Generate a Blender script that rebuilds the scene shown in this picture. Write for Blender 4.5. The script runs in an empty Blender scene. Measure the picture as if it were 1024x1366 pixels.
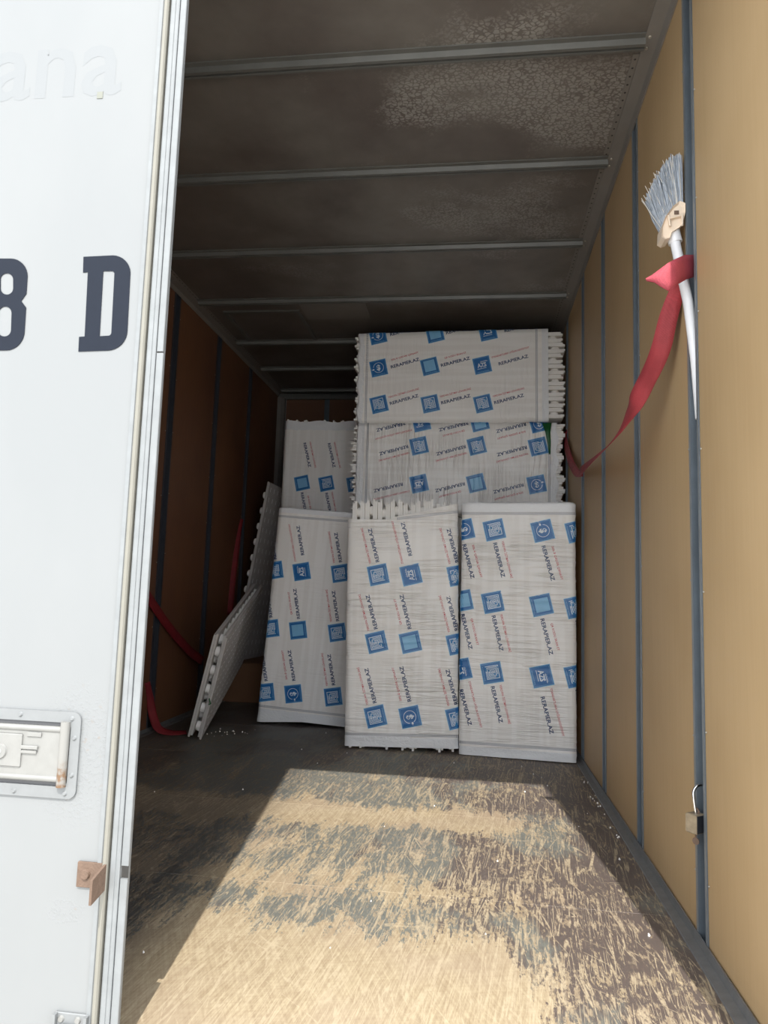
import bpy, math, random
from mathutils import Vector, Matrix, noise as mnoise

C = bpy.context.scene.collection
SC = bpy.context.scene
random.seed(7)

# ------------------------------------------------------------------ camera
CAM_Z = 0.7365
cam_d = bpy.data.cameras.new('camera')
cam = bpy.data.objects.new('camera', cam_d)
C.objects.link(cam)
yaw, pit, rol = 0.12815466, 0.11108060, 0.03165570
fwd = Vector((-math.sin(yaw) * math.cos(pit), math.cos(yaw) * math.cos(pit), math.sin(pit)))
rt = Vector((math.cos(yaw), math.sin(yaw), 0))
upv = rt.cross(fwd)
r2 = math.cos(rol) * rt + math.sin(rol) * upv
u2 = -math.sin(rol) * rt + math.cos(rol) * upv
cam.matrix_world = Matrix(((r2.x, u2.x, -fwd.x, 0), (r2.y, u2.y, -fwd.y, 0), (r2.z, u2.z, -fwd.z, CAM_Z), (0, 0, 0, 1)))
cam_d.sensor_fit = 'HORIZONTAL'
cam_d.sensor_width = 36.0
cam_d.lens = 945.59 * 36.0 / 1024.0
cam_d.clip_start = 0.02
SC.camera = cam

# ------------------------------------------------------------------ sky, sun, exposure
w = bpy.data.worlds.new('sky')
SC.world = w
w.use_nodes = True
bg = w.node_tree.nodes['Background']
bg.inputs['Color'].default_value = (0.90, 0.95, 1.0, 1)
bg.inputs['Strength'].default_value = 3.1
sun_d = bpy.data.lights.new('sun', 'SUN')
sun_d.energy = 5.0
sun_d.color = (1.0, 0.955, 0.89)
sun_d.angle = math.radians(0.53)
sun = bpy.data.objects.new('sun', sun_d)
C.objects.link(sun)
sdir = Vector((-0.107, 1.0, -1.262)).normalized()
sun.rotation_euler = sdir.to_track_quat('-Z', 'Y').to_euler()
sun.location = (0.5, -4, 6)
SC.view_settings.view_transform = 'Standard'
SC.view_settings.look = 'None'
SC.view_settings.exposure = 0.0
SC.view_settings.gamma = 1.0
SC.view_settings.use_curve_mapping = False
SC.cycles.max_bounces = 12
SC.cycles.diffuse_bounces = 8

# ------------------------------------------------------------------ helpers
class MB:
    """collects simple solids and links them as ONE mesh object"""
    def __init__(s):
        s.v = []; s.f = []; s.m = []; s.uv = None; s.smooth = []
    def add(s, vs, fs, mi=0, sm=False):
        o = len(s.v)
        s.v += [tuple(p) for p in vs]
        s.f += [tuple(i + o for i in f) for f in fs]
        s.m += [mi] * len(fs); s.smooth += [sm] * len(fs)
        return s
    def box(s, a, b, mi=0, M=None, bev=0.0):
        x0, x1 = sorted((a[0], b[0])); y0, y1 = sorted((a[1], b[1])); z0, z1 = sorted((a[2], b[2]))
        if bev > 0:
            e = bev
            lo = [(x0+e,y0+e,z0),(x1-e,y0+e,z0),(x1-e,y1-e,z0),(x0+e,y1-e,z0)]
            l2 = [(x0,y0,z0+e),(x1,y0,z0+e),(x1,y1,z0+e),(x0,y1,z0+e)]
            h2 = [(x0,y0,z1-e),(x1,y0,z1-e),(x1,y1,z1-e),(x0,y1,z1-e)]
            hi = [(x0+e,y0+e,z1),(x1-e,y0+e,z1),(x1-e,y1-e,z1),(x0+e,y1-e,z1)]
            vs = lo + l2 + h2 + hi
            fs = [(3,2,1,0),(12,13,14,15)]
            for k in range(3):
                for i in range(4):
                    j = (i+1) % 4
                    fs.append((4*k+i, 4*k+j, 4*k+4+j, 4*k+4+i))
        else:
            vs = [(x0,y0,z0),(x1,y0,z0),(x1,y1,z0),(x0,y1,z0),(x0,y0,z1),(x1,y0,z1),(x1,y1,z1),(x0,y1,z1)]
            fs = [(3,2,1,0),(4,5,6,7),(0,1,5,4),(1,2,6,5),(2,3,7,6),(3,0,4,7)]
        if M is not None: vs = [M @ Vector(p) for p in vs]
        return s.add(vs, fs, mi)
    def cyl(s, p0, p1, r0, r1=None, n=12, mi=0, caps=True, sm=True):
        r1 = r0 if r1 is None else r1
        p0 = Vector(p0); p1 = Vector(p1); d = (p1-p0).normalized()
        a = d.orthogonal().normalized(); b = d.cross(a)
        vs = []
        for p, r in ((p0, r0), (p1, r1)):
            for i in range(n):
                t = 2*math.pi*i/n
                vs.append(p + a*r*math.cos(t) + b*r*math.sin(t))
        s.add(vs, [(i, (i+1) % n, n+(i+1) % n, n+i) for i in range(n)], mi, sm)
        if caps:
            s.add(vs[:n], [tuple(range(n-1, -1, -1))], mi); s.add(vs[n:], [tuple(range(n))], mi)
        return s
    def tube(s, pts, r, n=10, mi=0):
        pts = [Vector(p) for p in pts]
        vs = []; prev = None
        for i, p in enumerate(pts):
            d = (pts[min(i+1, len(pts)-1)] - pts[max(i-1, 0)]).normalized()
            a = d.orthogonal().normalized() if prev is None else (prev - d*prev.dot(d)).normalized()
            prev = a; b = d.cross(a); rr = r[i] if isinstance(r, (list, tuple)) else r
            for k in range(n):
                t = 2*math.pi*k/n
                vs.append(p + a*rr*math.cos(t) + b*rr*math.sin(t))
        fs = [(i*n+k, i*n+(k+1) % n, (i+1)*n+(k+1) % n, (i+1)*n+k) for i in range(len(pts)-1) for k in range(n)]
        s.add(vs, fs, mi, True)
        s.add(vs[:n], [tuple(range(n-1, -1, -1))], mi); s.add(vs[-n:], [tuple(range(n))], mi)
        return s
    def extr(s, prof, p0, ax, L, ay, az, mi=0):
        """closed profile (u,v) swept from p0 along ax by L; u along ay, v along az"""
        p0 = Vector(p0); ax = Vector(ax); ay = Vector(ay); az = Vector(az); n = len(prof)
        vs = [p0 + ay*u + az*v for u, v in prof] + [p0 + ax*L + ay*u + az*v for u, v in prof]
        s.add(vs, [(i, (i+1) % n, n+(i+1) % n, n+i) for i in range(n)] + [tuple(range(n-1, -1, -1)), tuple(range(n, 2*n))], mi)
        return s
    def ribbon(s, pts, wid, mi=0, thick=0.0016):
        """strap: pts list, wid list of full width vectors"""
        n = len(pts); vs = []
        for i in range(n):
            p = Vector(pts[i]); wv = Vector(wid[i])
            t = (Vector(pts[min(i+1, n-1)]) - Vector(pts[max(i-1, 0)])).normalized()
            nn = t.cross(wv).normalized()*thick/2
            for k in range(4):
                q = p + wv*(-0.5 + k/3)
                vs.append(q + nn)
            for k in range(4):
                q = p + wv*(0.5 - k/3)
                vs.append(q - nn)
        fs = [(i*8+k, i*8+(k+1) % 8, (i+1)*8+(k+1) % 8, (i+1)*8+k) for i in range(n-1) for k in range(8)]
        fs += [tuple(range(7, -1, -1)), tuple(range((n-1)*8, n*8))]
        return s.add(vs, fs, mi, True)
    def build(s, name, mats, parent=None):
        me = bpy.data.meshes.new(name)
        me.from_pydata(s.v, [], s.f)
        if not isinstance(mats, (list, tuple)): mats = [mats]
        for m in mats: me.materials.append(m)
        me.polygons.foreach_set('material_index', s.m)
        me.polygons.foreach_set('use_smooth', s.smooth)
        if s.uv:
            ul = me.uv_layers.new(name='UVMap')
            for li, l in enumerate(me.loops): ul.data[li].uv = s.uv[l.vertex_index]
        me.update()
        o = bpy.data.objects.new(name, me)
        C.objects.link(o)
        if parent is not None: o.parent = parent
        return o

def tag(o, label=None, cat=None, group=None, kind=None):
    if label: o['label'] = label
    if cat: o['category'] = cat
    if group: o['group'] = group
    if kind: o['kind'] = kind
    return o

def empty(name, loc=(0, 0, 0), parent=None):
    o = bpy.data.objects.new(name, None)
    C.objects.link(o); o.location = loc; o.empty_display_size = 0.05
    if parent is not None: o.parent = parent
    return o

def share(name, src, parent, M=None):
    o = bpy.data.objects.new(name, src.data if hasattr(src, 'data') else src)
    C.objects.link(o); o.parent = parent
    if M is not None: o.matrix_local = M
    return o

# --- text and 2D shapes as cached meshes ------------------------------------
_txt = {}
def text2d(txt, width, height, bold=0.0):
    """triangles of a text line scaled to width x cap height, baseline left at 0,0"""
    key = (txt, width, height, bold)
    if key in _txt: return _txt[key]
    cu = bpy.data.curves.new('t', 'FONT'); cu.body = txt; cu.size = 1.0; cu.offset = bold
    cu.resolution_u = 2
    ob = bpy.data.objects.new('t', cu); C.objects.link(ob)
    dg = bpy.context.evaluated_depsgraph_get()
    me = bpy.data.meshes.new_from_object(ob.evaluated_get(dg))
    me.calc_loop_triangles()
    vs = [tuple(v.co[:2]) for v in me.vertices]
    ts = [tuple(t.vertices) for t in me.loop_triangles]
    bpy.data.objects.remove(ob); bpy.data.curves.remove(cu); bpy.data.meshes.remove(me)
    x0 = min(v[0] for v in vs); x1 = max(v[0] for v in vs)
    y1 = 0.70
    vs = [((v[0]-x0)/(x1-x0)*width, v[1]/y1*height) for v in vs]
    _txt[key] = (vs, ts)
    return _txt[key]

def poly2d(name, loops, mats, parent, M, extr=0.0004):
    """filled outline with holes, extruded a hair"""
    cu = bpy.data.curves.new(name, 'CURVE'); cu.dimensions = '2D'; cu.fill_mode = 'BOTH'; cu.extrude = extr
    for lp in loops:
        sp = cu.splines.new('POLY'); sp.points.add(len(lp)-1)
        for i, p in enumerate(lp): sp.points[i].co = (p[0], p[1], 0, 1)
        sp.use_cyclic_u = True
    ob = bpy.data.objects.new('t', cu); C.objects.link(ob)
    dg = bpy.context.evaluated_depsgraph_get()
    me = bpy.data.meshes.new_from_object(ob.evaluated_get(dg))
    bpy.data.objects.remove(ob)
    me.materials.clear(); me.materials.append(mats); me.name = name
    o = bpy.data.objects.new(name, me); C.objects.link(o)
    if parent is not None: o.parent = parent
    o.matrix_local = M
    return o

# ------------------------------------------------------------------ materials
class NT:
    def __init__(s, name):
        s.mat = bpy.data.materials.new(name); s.mat.use_nodes = True
        s.t = s.mat.node_tree; s.b = s.t.nodes['Principled BSDF']
        s.co = s.t.nodes.new('ShaderNodeTexCoord')
    def n(s, typ): return s.t.nodes.new(typ)
    def lk(s, a, sock):
        if isinstance(a, (int, float)): sock.default_value = a
        elif isinstance(a, (tuple, list)):
            sock.default_value = tuple(a) + ((1,) if len(a) == 3 and len(sock.default_value) == 4 else ())
        else: s.t.links.new(a, sock)
    def m(s, op, a, b=0.0, c=None):
        x = s.n('ShaderNodeMath'); x.operation = op
        s.lk(a, x.inputs[0]); s.lk(b, x.inputs[1])
        if c is not None: s.lk(c, x.inputs[2])
        return x.outputs[0]
    def map(s, vec, scale=(1, 1, 1), rot=(0, 0, 0), loc=(0, 0, 0)):
        x = s.n('ShaderNodeMapping'); s.lk(vec, x.inputs['Vector'])
        x.inputs['Scale'].default_value = scale; x.inputs['Rotation'].default_value = rot; x.inputs['Location'].default_value = loc
        return x.outputs[0]
    def noise(s, vec, scale=5, det=3, rough=0.5, dist=0.0):
        x = s.n('ShaderNodeTexNoise'); s.lk(vec, x.inputs['Vector'])
        x.inputs['Scale'].default_value = scale; x.inputs['Detail'].default_value = det
        x.inputs['Roughness'].default_value = rough; x.inputs['Distortion'].default_value = dist
        return x.outputs['Fac']
    def vor(s, vec, scale=5, feat='F1', rnd=1.0):
        x = s.n('ShaderNodeTexVoronoi'); x.feature = feat; s.lk(vec, x.inputs['Vector'])
        x.inputs['Scale'].default_value = scale; x.inputs['Randomness'].default_value = rnd
        return x.outputs['Distance']
    def rng(s, v, a, b, c=0.0, d=1.0, smooth=False):
        x = s.n('ShaderNodeMapRange'); x.interpolation_type = 'SMOOTHSTEP' if smooth else 'LINEAR'
        s.lk(v, x.inputs['Value'])
        for k, q in zip(('From Min', 'From Max', 'To Min', 'To Max'), (a, b, c, d)): s.lk(q, x.inputs[k])
        return x.outputs['Result']
    def mix(s, f, a, b):
        x = s.n('ShaderNodeMix'); x.data_type = 'RGBA'
        s.lk(f, x.inputs[0]); s.lk(a, x.inputs[6]); s.lk(b, x.inputs[7])
        return x.outputs[2]
    def sep(s, vec):
        x = s.n('ShaderNodeSeparateXYZ'); s.lk(vec, x.inputs[0]); return x.outputs
    def bump(s, h, st=0.3, dist=0.01):
        x = s.n('ShaderNodeBump'); x.inputs['Strength'].default_value = st; x.inputs['Distance'].default_value = dist
        s.lk(h, x.inputs['Height']); s.t.links.new(x.outputs[0], s.b.inputs['Normal'])
    def set(s, col=None, rough=None, metal=None, **kw):
        if col is not None: s.lk(col, s.b.inputs['Base Color'])
        if rough is not None: s.lk(rough, s.b.inputs['Roughness'])
        if metal is not None: s.lk(metal, s.b.inputs['Metallic'])
        for k, v in kw.items(): s.lk(v, s.b.inputs[k.replace('_', ' ')])
        return s.mat

def plain(name, col, rough=0.5, metal=0.0, var=0.12, sc=20, bump=0.0):
    t = NT(name); o = t.co.outputs['Object']
    f = t.noise(o, sc, 4, 0.6)
    a = tuple(c*(1-var) for c in col); b = tuple(min(1, c*(1+var)) for c in col)
    if bump: t.bump(t.noise(o, sc*4, 3), bump, 0.004)
    return t.set(t.mix(f, a, b), rough, metal)

M = {}
M['film_blue'] = plain('blue_ink', (0.010, 0.135, 0.40), 0.35)
M['film_navy'] = plain('navy_ink', (0.006, 0.035, 0.13), 0.35)
M['film_light'] = plain('pale_blue_ink', (0.22, 0.50, 0.76), 0.35)
M['film_pale'] = plain('pale_ink', (0.72, 0.80, 0.86), 0.35)
M['film_red'] = plain('red_ink', (0.55, 0.03, 0.05), 0.35)
M['eps'] = plain('white_foam_board', (0.90, 0.88, 0.85), 0.7, 0, 0.05, 60, 0.15)
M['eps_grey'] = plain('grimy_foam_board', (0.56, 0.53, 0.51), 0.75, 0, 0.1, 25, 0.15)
M['alu'] = plain('aluminium', (0.225, 0.235, 0.24), 0.45, 0.1, 0.2, 30)
M['alu_cream'] = plain('cream_gasket', (0.215, 0.205, 0.175), 0.5, 0, 0.1, 30)
M['rubber'] = plain('dark_rubber', (0.10, 0.10, 0.10), 0.7)
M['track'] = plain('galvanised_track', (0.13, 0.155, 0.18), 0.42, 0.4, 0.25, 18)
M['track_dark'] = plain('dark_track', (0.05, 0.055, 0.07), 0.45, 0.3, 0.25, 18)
M['track_lip'] = plain('track_lip', (0.24, 0.265, 0.285), 0.42, 0.3, 0.25, 22)
M['beam'] = plain('ceiling_beam_steel', (0.165, 0.165, 0.155), 0.45, 0.3, 0.25, 12)
M['strip'] = plain('ceiling_strip_steel', (0.24, 0.22, 0.20), 0.5, 0.2, 0.15, 10)
M['screw'] = plain('screw_heads', (0.42, 0.38, 0.32), 0.5, 0.4)
M['screw_dark'] = plain('dark_holes', (0.05, 0.045, 0.04), 0.8)
M['steel'] = plain('recess_steel', (0.215, 0.222, 0.225), 0.5, 0.15, 0.15, 25)
M['handle_metal'] = plain('handle_steel', (0.26, 0.257, 0.245), 0.4, 0.2, 0.15, 40)
M['letter'] = plain('slate_blue_letter_film', (0.012, 0.0155, 0.025), 0.42, 0, 0.1, 60)
M['letter'].node_tree.nodes['Principled BSDF'].inputs['Specular IOR Level'].default_value = 0.15
M['ghost'] = plain('faded_letter_shadow', (0.211, 0.219, 0.224), 0.4, 0, 0.01, 8)
M['patch'] = plain('glue_residue', (0.20, 0.205, 0.175), 0.6)
M['shell'] = plain('outer_skin_white', (0.33, 0.335, 0.34), 0.5)
M['broom_plastic'] = plain('cream_plastic', (0.80, 0.66, 0.52), 0.4, 0, 0.06)
M['broom_handle'] = plain('white_tube', (0.80, 0.80, 0.82), 0.35, 0, 0.08, 30)
M['bristle'] = plain('grey_blue_bristles', (0.38, 0.42, 0.48), 0.55, 0, 0.35, 90)
M['bristle_pale'] = plain('pale_bristles', (0.70, 0.66, 0.60), 0.55, 0, 0.2, 90)
M['brass'] = plain('worn_brass', (0.36, 0.29, 0.20), 0.5, 0.3, 0.5, 60, 0.3)
M['dark_metal'] = plain('dark_metal', (0.06, 0.065, 0.08), 0.4, 0.6)
M['chrome'] = plain('chrome_shackle', (0.75, 0.75, 0.76), 0.12, 1.0, 0.02)
M['rust'] = plain('rusty_bracket', (0.150, 0.098, 0.070), 0.75, 0.1, 0.3, 70, 0.3)
M['green'] = plain('green_tape', (0.01, 0.11, 0.03), 0.4)
M['card'] = plain('brown_cardboard', (0.16, 0.075, 0.035), 0.8, 0, 0.1, 8)
M['seal'] = plain('floor_angle_steel', (0.20, 0.20, 0.20), 0.5, 0.4, 0.25, 30)

def strap_mat(name, col, fine=True):
    t = NT(name); o = t.co.outputs['Object']
    v = t.vor(t.map(o, (1, 1, 1)), 480, 'F1', 0.4)
    f = t.m('MULTIPLY', t.rng(v, 0.1, 0.5, 0.55, 1.0), t.rng(t.noise(o, 14, 4), 0.3, 0.7, 0.75, 1.1))
    x = t.n('ShaderNodeMix'); x.data_type = 'RGBA'; x.blend_type = 'MULTIPLY'; x.inputs[0].default_value = 1
    t.lk(col, x.inputs[6]); t.lk(f, x.inputs[7])
    t.bump(v, 0.35, 0.002)
    return t.set(x.outputs[2], 0.7)
M['strap'] = strap_mat('red_webbing', (0.40, 0.045, 0.055))
M['strap_tip'] = strap_mat('pink_faded_webbing', (0.50, 0.075, 0.105))
M['strap_dark'] = strap_mat('dark_red_webbing', (0.22, 0.010, 0.016))

def film_mat(nm, bs):
    t = NT(nm); uv = t.co.outputs['UV']
    a = t.noise(t.map(uv, (13, 0.8, 1), (0, 0, 0.10)), 2.2, 2.5, 0.5, 0.5)
    a2 = t.noise(t.map(uv, (17, 1.3, 1), (0, 0, -0.25), (3, 1, 0)), 2.0, 2.0, 0.5, 0.5)
    rid2 = t.m('POWER', t.m('SUBTRACT', 1.0, t.m('MINIMUM', 1.0, t.m('ABSOLUTE', t.m('MULTIPLY', t.m('SUBTRACT', a2, 0.5), 9.0)))), 3.0)
    gate = t.rng(t.noise(uv, 5.0, 2), 0.42, 0.6, 0.1, 1)
    b = t.noise(t.map(uv, (60, 5, 1), (0, 0, -0.2)), 1.6, 3, 0.5, 0.8)
    st = t.noise(t.map(uv, (0.8, 17, 1)), 2.0, 1, 0.4)
    rid = t.m('POWER', t.m('SUBTRACT', 1.0, t.m('MINIMUM', 1.0, t.m('ABSOLUTE', t.m('MULTIPLY', t.m('SUBTRACT', a, 0.5), 8.0)))), 3.0)
    rid = t.m('MULTIPLY', t.m('ADD', rid, rid2), gate)
    h = t.m('ADD', t.m('MULTIPLY', rid, 0.8), t.m('MULTIPLY', b, 0.12))
    t.bump(h, bs, 0.008)
    col = t.mix(t.rng(st, 0.42, 0.58, 0, 1, True), (0.885, 0.86, 0.83), (0.93, 0.91, 0.885))
    return t.set(col, 0.36, 0.0, Specular_IOR_Level=0.5)
M['film'] = film_mat('wrinkled_white_film', 0.52)
M['film_smooth'] = film_mat('smooth_white_film', 0.25)
def clear_mat():
    t = NT('milky_film_end'); uv = t.co.outputs['UV']
    a = t.noise(t.map(uv, (18, 14, 1), (0, 0, 0.5)), 2.6, 4, 0.6, 1.2)
    t.bump(a, 0.45, 0.008)
    t.set((0.92, 0.93, 0.95), 0.22, 0.0)
    tr = t.n('ShaderNodeBsdfTransparent'); mx = t.n('ShaderNodeMixShader'); mx.inputs[0].default_value = 0.93
    out = t.t.nodes['Material Output']
    t.t.links.new(tr.outputs[0], mx.inputs[1]); t.t.links.new(t.b.outputs[0], mx.inputs[2]); t.t.links.new(mx.outputs[0], out.inputs[0])
    return t.mat
M['clear'] = clear_mat()

def wood_wall(name, c1, c2, rough=0.55):
    t = NT(name); o = t.co.outputs['Object']
    g = t.noise(t.map(o, (1, 26, 1.2)), 3.0, 4, 0.6, 0.3)
    l = t.noise(o, 1.7, 3, 0.5)
    f = t.m('ADD', t.m('MULTIPLY', g, 0.22), t.m('MULTIPLY', l, 0.78))
    sp = t.rng(t.vor(t.map(o, (1, 9, 5)), 7, 'F1'), 0.0, 0.018, 1, 0)
    col = t.mix(t.rng(f, 0.36, 0.64, 0, 1), c1, c2)
    # pale chips and dark rubs
    rub = t.rng(t.noise(t.map(o, (1, 5, 2.2), (0.4, 0, 0)), 2.6, 5, 0.65), 0.69, 0.76, 0, 0.22)
    col = t.mix(rub, col, tuple(c*0.55 for c in c1))
    col = t.mix(t.m('MULTIPLY', sp, 0.25), col, tuple(min(1, c*1.5) for c in c2))
    t.bump(t.noise(t.map(o, (1, 60, 4)), 4, 3), 0.08, 0.003)
    return t.set(col, rough)
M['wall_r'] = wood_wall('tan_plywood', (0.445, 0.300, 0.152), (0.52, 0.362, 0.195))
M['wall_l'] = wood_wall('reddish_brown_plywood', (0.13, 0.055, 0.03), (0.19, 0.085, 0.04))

def floor_mat():
    t = NT('worn_coated_plywood'); o = t.co.outputs['Object']; x, y, z = t.sep(o)
    # streaks of wear run with the load, along y, fanning slightly
    warp = t.noise(o, 1.3, 3, 0.5)
    s1 = t.noise(t.map(o, (17, 1.5, 1), (0, 0, 0.10)), 1.6, 6, 0.68, 0.35)
    s2 = t.noise(t.map(o, (60, 5.5, 1), (0, 0, -0.16)), 1.3, 5, 0.65, 0.2)
    s3 = t.noise(t.map(o, (3.2, 1.9, 1)), 1.5, 5, 0.6, 0.5)
    grit = t.noise(t.map(o, (150, 60, 1)), 1.0, 3, 0.7)
    def bumpf(v, c, wd):   # smooth bell around c
        return t.rng(t.m('ABSOLUTE', t.m('SUBTRACT', v, c)), 0.0, wd, 1.0, 0.0, True)
    yw = t.m('ADD', y, t.m('MULTIPLY', t.m('SUBTRACT', t.noise(t.map(o, (5, 1, 1)), 2.0, 5, 0.7), 0.5), 0.34))
    near = t.rng(yw, 1.78, 1.40, 0.0, 1.0, True)
    near = t.m('MULTIPLY', near, t.rng(x, 0.02, 0.22, 1.0, 0.25, True))
    near = t.m('MULTIPLY', near, t.rng(x, -0.80, -0.58, 0.0, 1.0, True))
    seam1 = t.m('MULTIPLY', bumpf(yw, 2.42, 0.20), t.rng(x, 0.02, 0.30, 1.0, 0.12, True))
    seam2 = t.m('MULTIPLY', bumpf(yw, 1.86, 0.15), t.rng(x, -0.05, 0.35, 0.85, 0.1, True))
    seam3 = t.m('MULTIPLY', bumpf(yw, 2.1, 0.22), t.rng(x, -0.75, 0.05, 0.55, 0.0, True))
    mid = t.m('MULTIPLY', t.rng(x, -0.15, -0.95, 0.0, 0.55, True), t.m('MULTIPLY', t.rng(y, 3.1, 2.5, 0.15, 1.0, True), 1.0))
    W = t.m('ADD', t.m('MULTIPLY', near, 0.52), t.m('MULTIPLY', seam1, 0.40))
    W = t.m('ADD', W, t.m('MULTIPLY', seam2, 0.26)); W = t.m('ADD', W, t.m('MULTIPLY', seam3, 0.2)); W = t.m('ADD', W, t.m('MULTIPLY', mid, 0.10))
    s3b = t.noise(t.map(o, (7.5, 3.6, 1), (0, 0, 0.06), (3, 2, 0)), 1.5, 6, 0.7, 0.6)
    base = t.m('ADD', t.m('MULTIPLY', s1, 0.22), t.m('MULTIPLY', s2, 0.26))
    base = t.m('ADD', base, t.m('MULTIPLY', s3b, 0.30))
    base = t.m('ADD', base, t.m('MULTIPLY', s3, 0.22))
    base = t.m('ADD', base, t.m('MULTIPLY', t.m('SUBTRACT', grit, 0.5), 0.22))
    depth = t.rng(y, 2.9, 3.6, 0.0, 0.05)
    v = t.m('SUBTRACT', t.m('ADD', base, t.m('MULTIPLY', W, 0.46)), depth)
    right = t.rng(x, 0.05, 0.4, 0.0, 0.035, True)
    v = t.m('SUBTRACT', v, right)
    worn = t.rng(v, 0.556, 0.584, 0.0, 1.0, True)
    # long thin scratches in several directions: thin contours of strongly stretched noise
    def scratch(rot, sx, sy, wd, gate):
        nz = t.noise(t.map(t.map(o, (1, 1, 1), (0, 0, rot)), (sx, sy, 1), (0, 0, 0), (rot*3, rot*7, 0)), 1.0, 1.5, 0.4)
        ln = t.rng(t.m('ABSOLUTE', t.m('SUBTRACT', nz, 0.5)), wd*0.45, wd, 1.0, 0.0)
        gt = t.rng(t.noise(t.map(o, (5, 3, 1), (0, 0, 0), (rot*11, 3, 0)), 2.2, 3, 0.6), gate, gate+0.05, 0, 1)
        return t.m('MULTIPLY', ln, gt)
    sc = t.m('MAXIMUM', scratch(0.07, 22, 1.0, 0.011, 0.44), scratch(0.11, 75, 2.2, 0.020, 0.42))
    for a in ((-0.13, 26, 1.1, 0.010, 0.50), (0.22, 20, 1.1, 0.008, 0.51), (-0.36, 16, 1.2, 0.006, 0.54), (0.02, 48, 2.0, 0.016, 0.52), (0.12, 60, 2.6, 0.018, 0.53), (-0.8, 12, 1.5, 0.005, 0.54), (1.42, 14, 0.8, 0.004, 0.56)):
        sc = t.m('MAXIMUM', sc, scratch(*a))
    sc = t.m('MULTIPLY', sc, t.rng(y, 4.4, 3.1, 0.12, 1.0))
    sc = t.m('MULTIPLY', sc, t.rng(grit, 0.36, 0.5, 0.25, 1.0))
    sc = t.m('MULTIPLY', sc, t.rng(x, -0.75, -0.5, 0.5, 1.0))
    worn = t.m('MAXIMUM', worn, t.m('MULTIPLY', sc, 0.85))
    # fine pitting of the coating
    pit = t.rng(t.m('ADD', t.noise(t.map(o, (90, 22, 1)), 1.0, 4, 0.7), t.m('MULTIPLY', t.m('SUBTRACT', v, 0.5), 0.9)), 0.54, 0.60, 0, 0.75)
    worn = t.m('MAXIMUM', worn, pit)
    # coating: brown film on the right and at the back, greenish grey where thinned
    gg = t.noise(t.map(o, (2.4, 1.4, 1), (0, 0, 0), (4.2, 1.1, 0)), 1.5, 4, 0.6, 0.4)
    gv = t.m('ADD', t.m('ADD', gg, t.m('MULTIPLY', s2, 0.25)), t.m('MULTIPLY', t.rng(x, 0.35, -0.35, -0.13, 0.12), 1.0))
    gv = t.m('SUBTRACT', gv, t.rng(y, 2.7, 3.4, 0.0, 0.12))
    coat = t.mix(t.rng(gv, 0.56, 0.68, 0, 1, True), (0.128, 0.098, 0.086), (0.185, 0.192, 0.170))
    coat = t.mix(t.rng(grit, 0.3, 0.7, 0, 0.5), coat, (0.075, 0.07, 0.065))
    left_coat_shade = t.m('MULTIPLY', t.rng(x, -0.56, -0.78, 0, 1, True), t.rng(y, 3.2, 1.5, 0.45, 0.85))  # dark left coating, plus shade behind the door leaf put into the colour
    coat = t.mix(left_coat_shade, coat, (0.030, 0.029, 0.032))
    woodv = t.m('ADD', t.m('MULTIPLY', t.noise(t.map(t.map(o, (1, 1, 1), (0, 0, .18)), (190, 11, 1)), 1.0, 4, 0.7, 0.2), 0.5), t.m('ADD', t.m('MULTIPLY', t.noise(t.map(t.map(o, (1, 1, 1), (0, 0, -.45)), (160, 12, 1)), 1.0, 3, 0.7, 0.2), 0.3), t.m('MULTIPLY', t.noise(t.map(t.map(o, (1, 1, 1), (0, 0, 1.3)), (120, 10, 1)), 1.0, 3, 0.7), 0.2)))
    wood = t.mix(t.rng(woodv, 0.40, 0.60), (0.30, 0.225, 0.140), (0.47, 0.385, 0.255))
    wood = t.mix(t.rng(t.noise(o, 3.1, 3), 0.45, 0.7, 0, 0.6), wood, (0.34, 0.26, 0.19))
    wood = t.mix(t.m('MULTIPLY', left_coat_shade, 1.0), wood, (0.062, 0.051, 0.044))
    wood = t.mix(t.m('MULTIPLY', sc, 0.45), wood, (0.56, 0.47, 0.33))
    col = t.mix(worn, coat, wood)
    t.bump(t.m('ADD', t.m('MULTIPLY', worn, -0.6), t.m('MULTIPLY', s2, 0.4)), 0.35, 0.002)
    return t.set(col, t.rng(worn, 0, 1, 0.5, 0.75))
M['floor'] = floor_mat()

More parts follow.
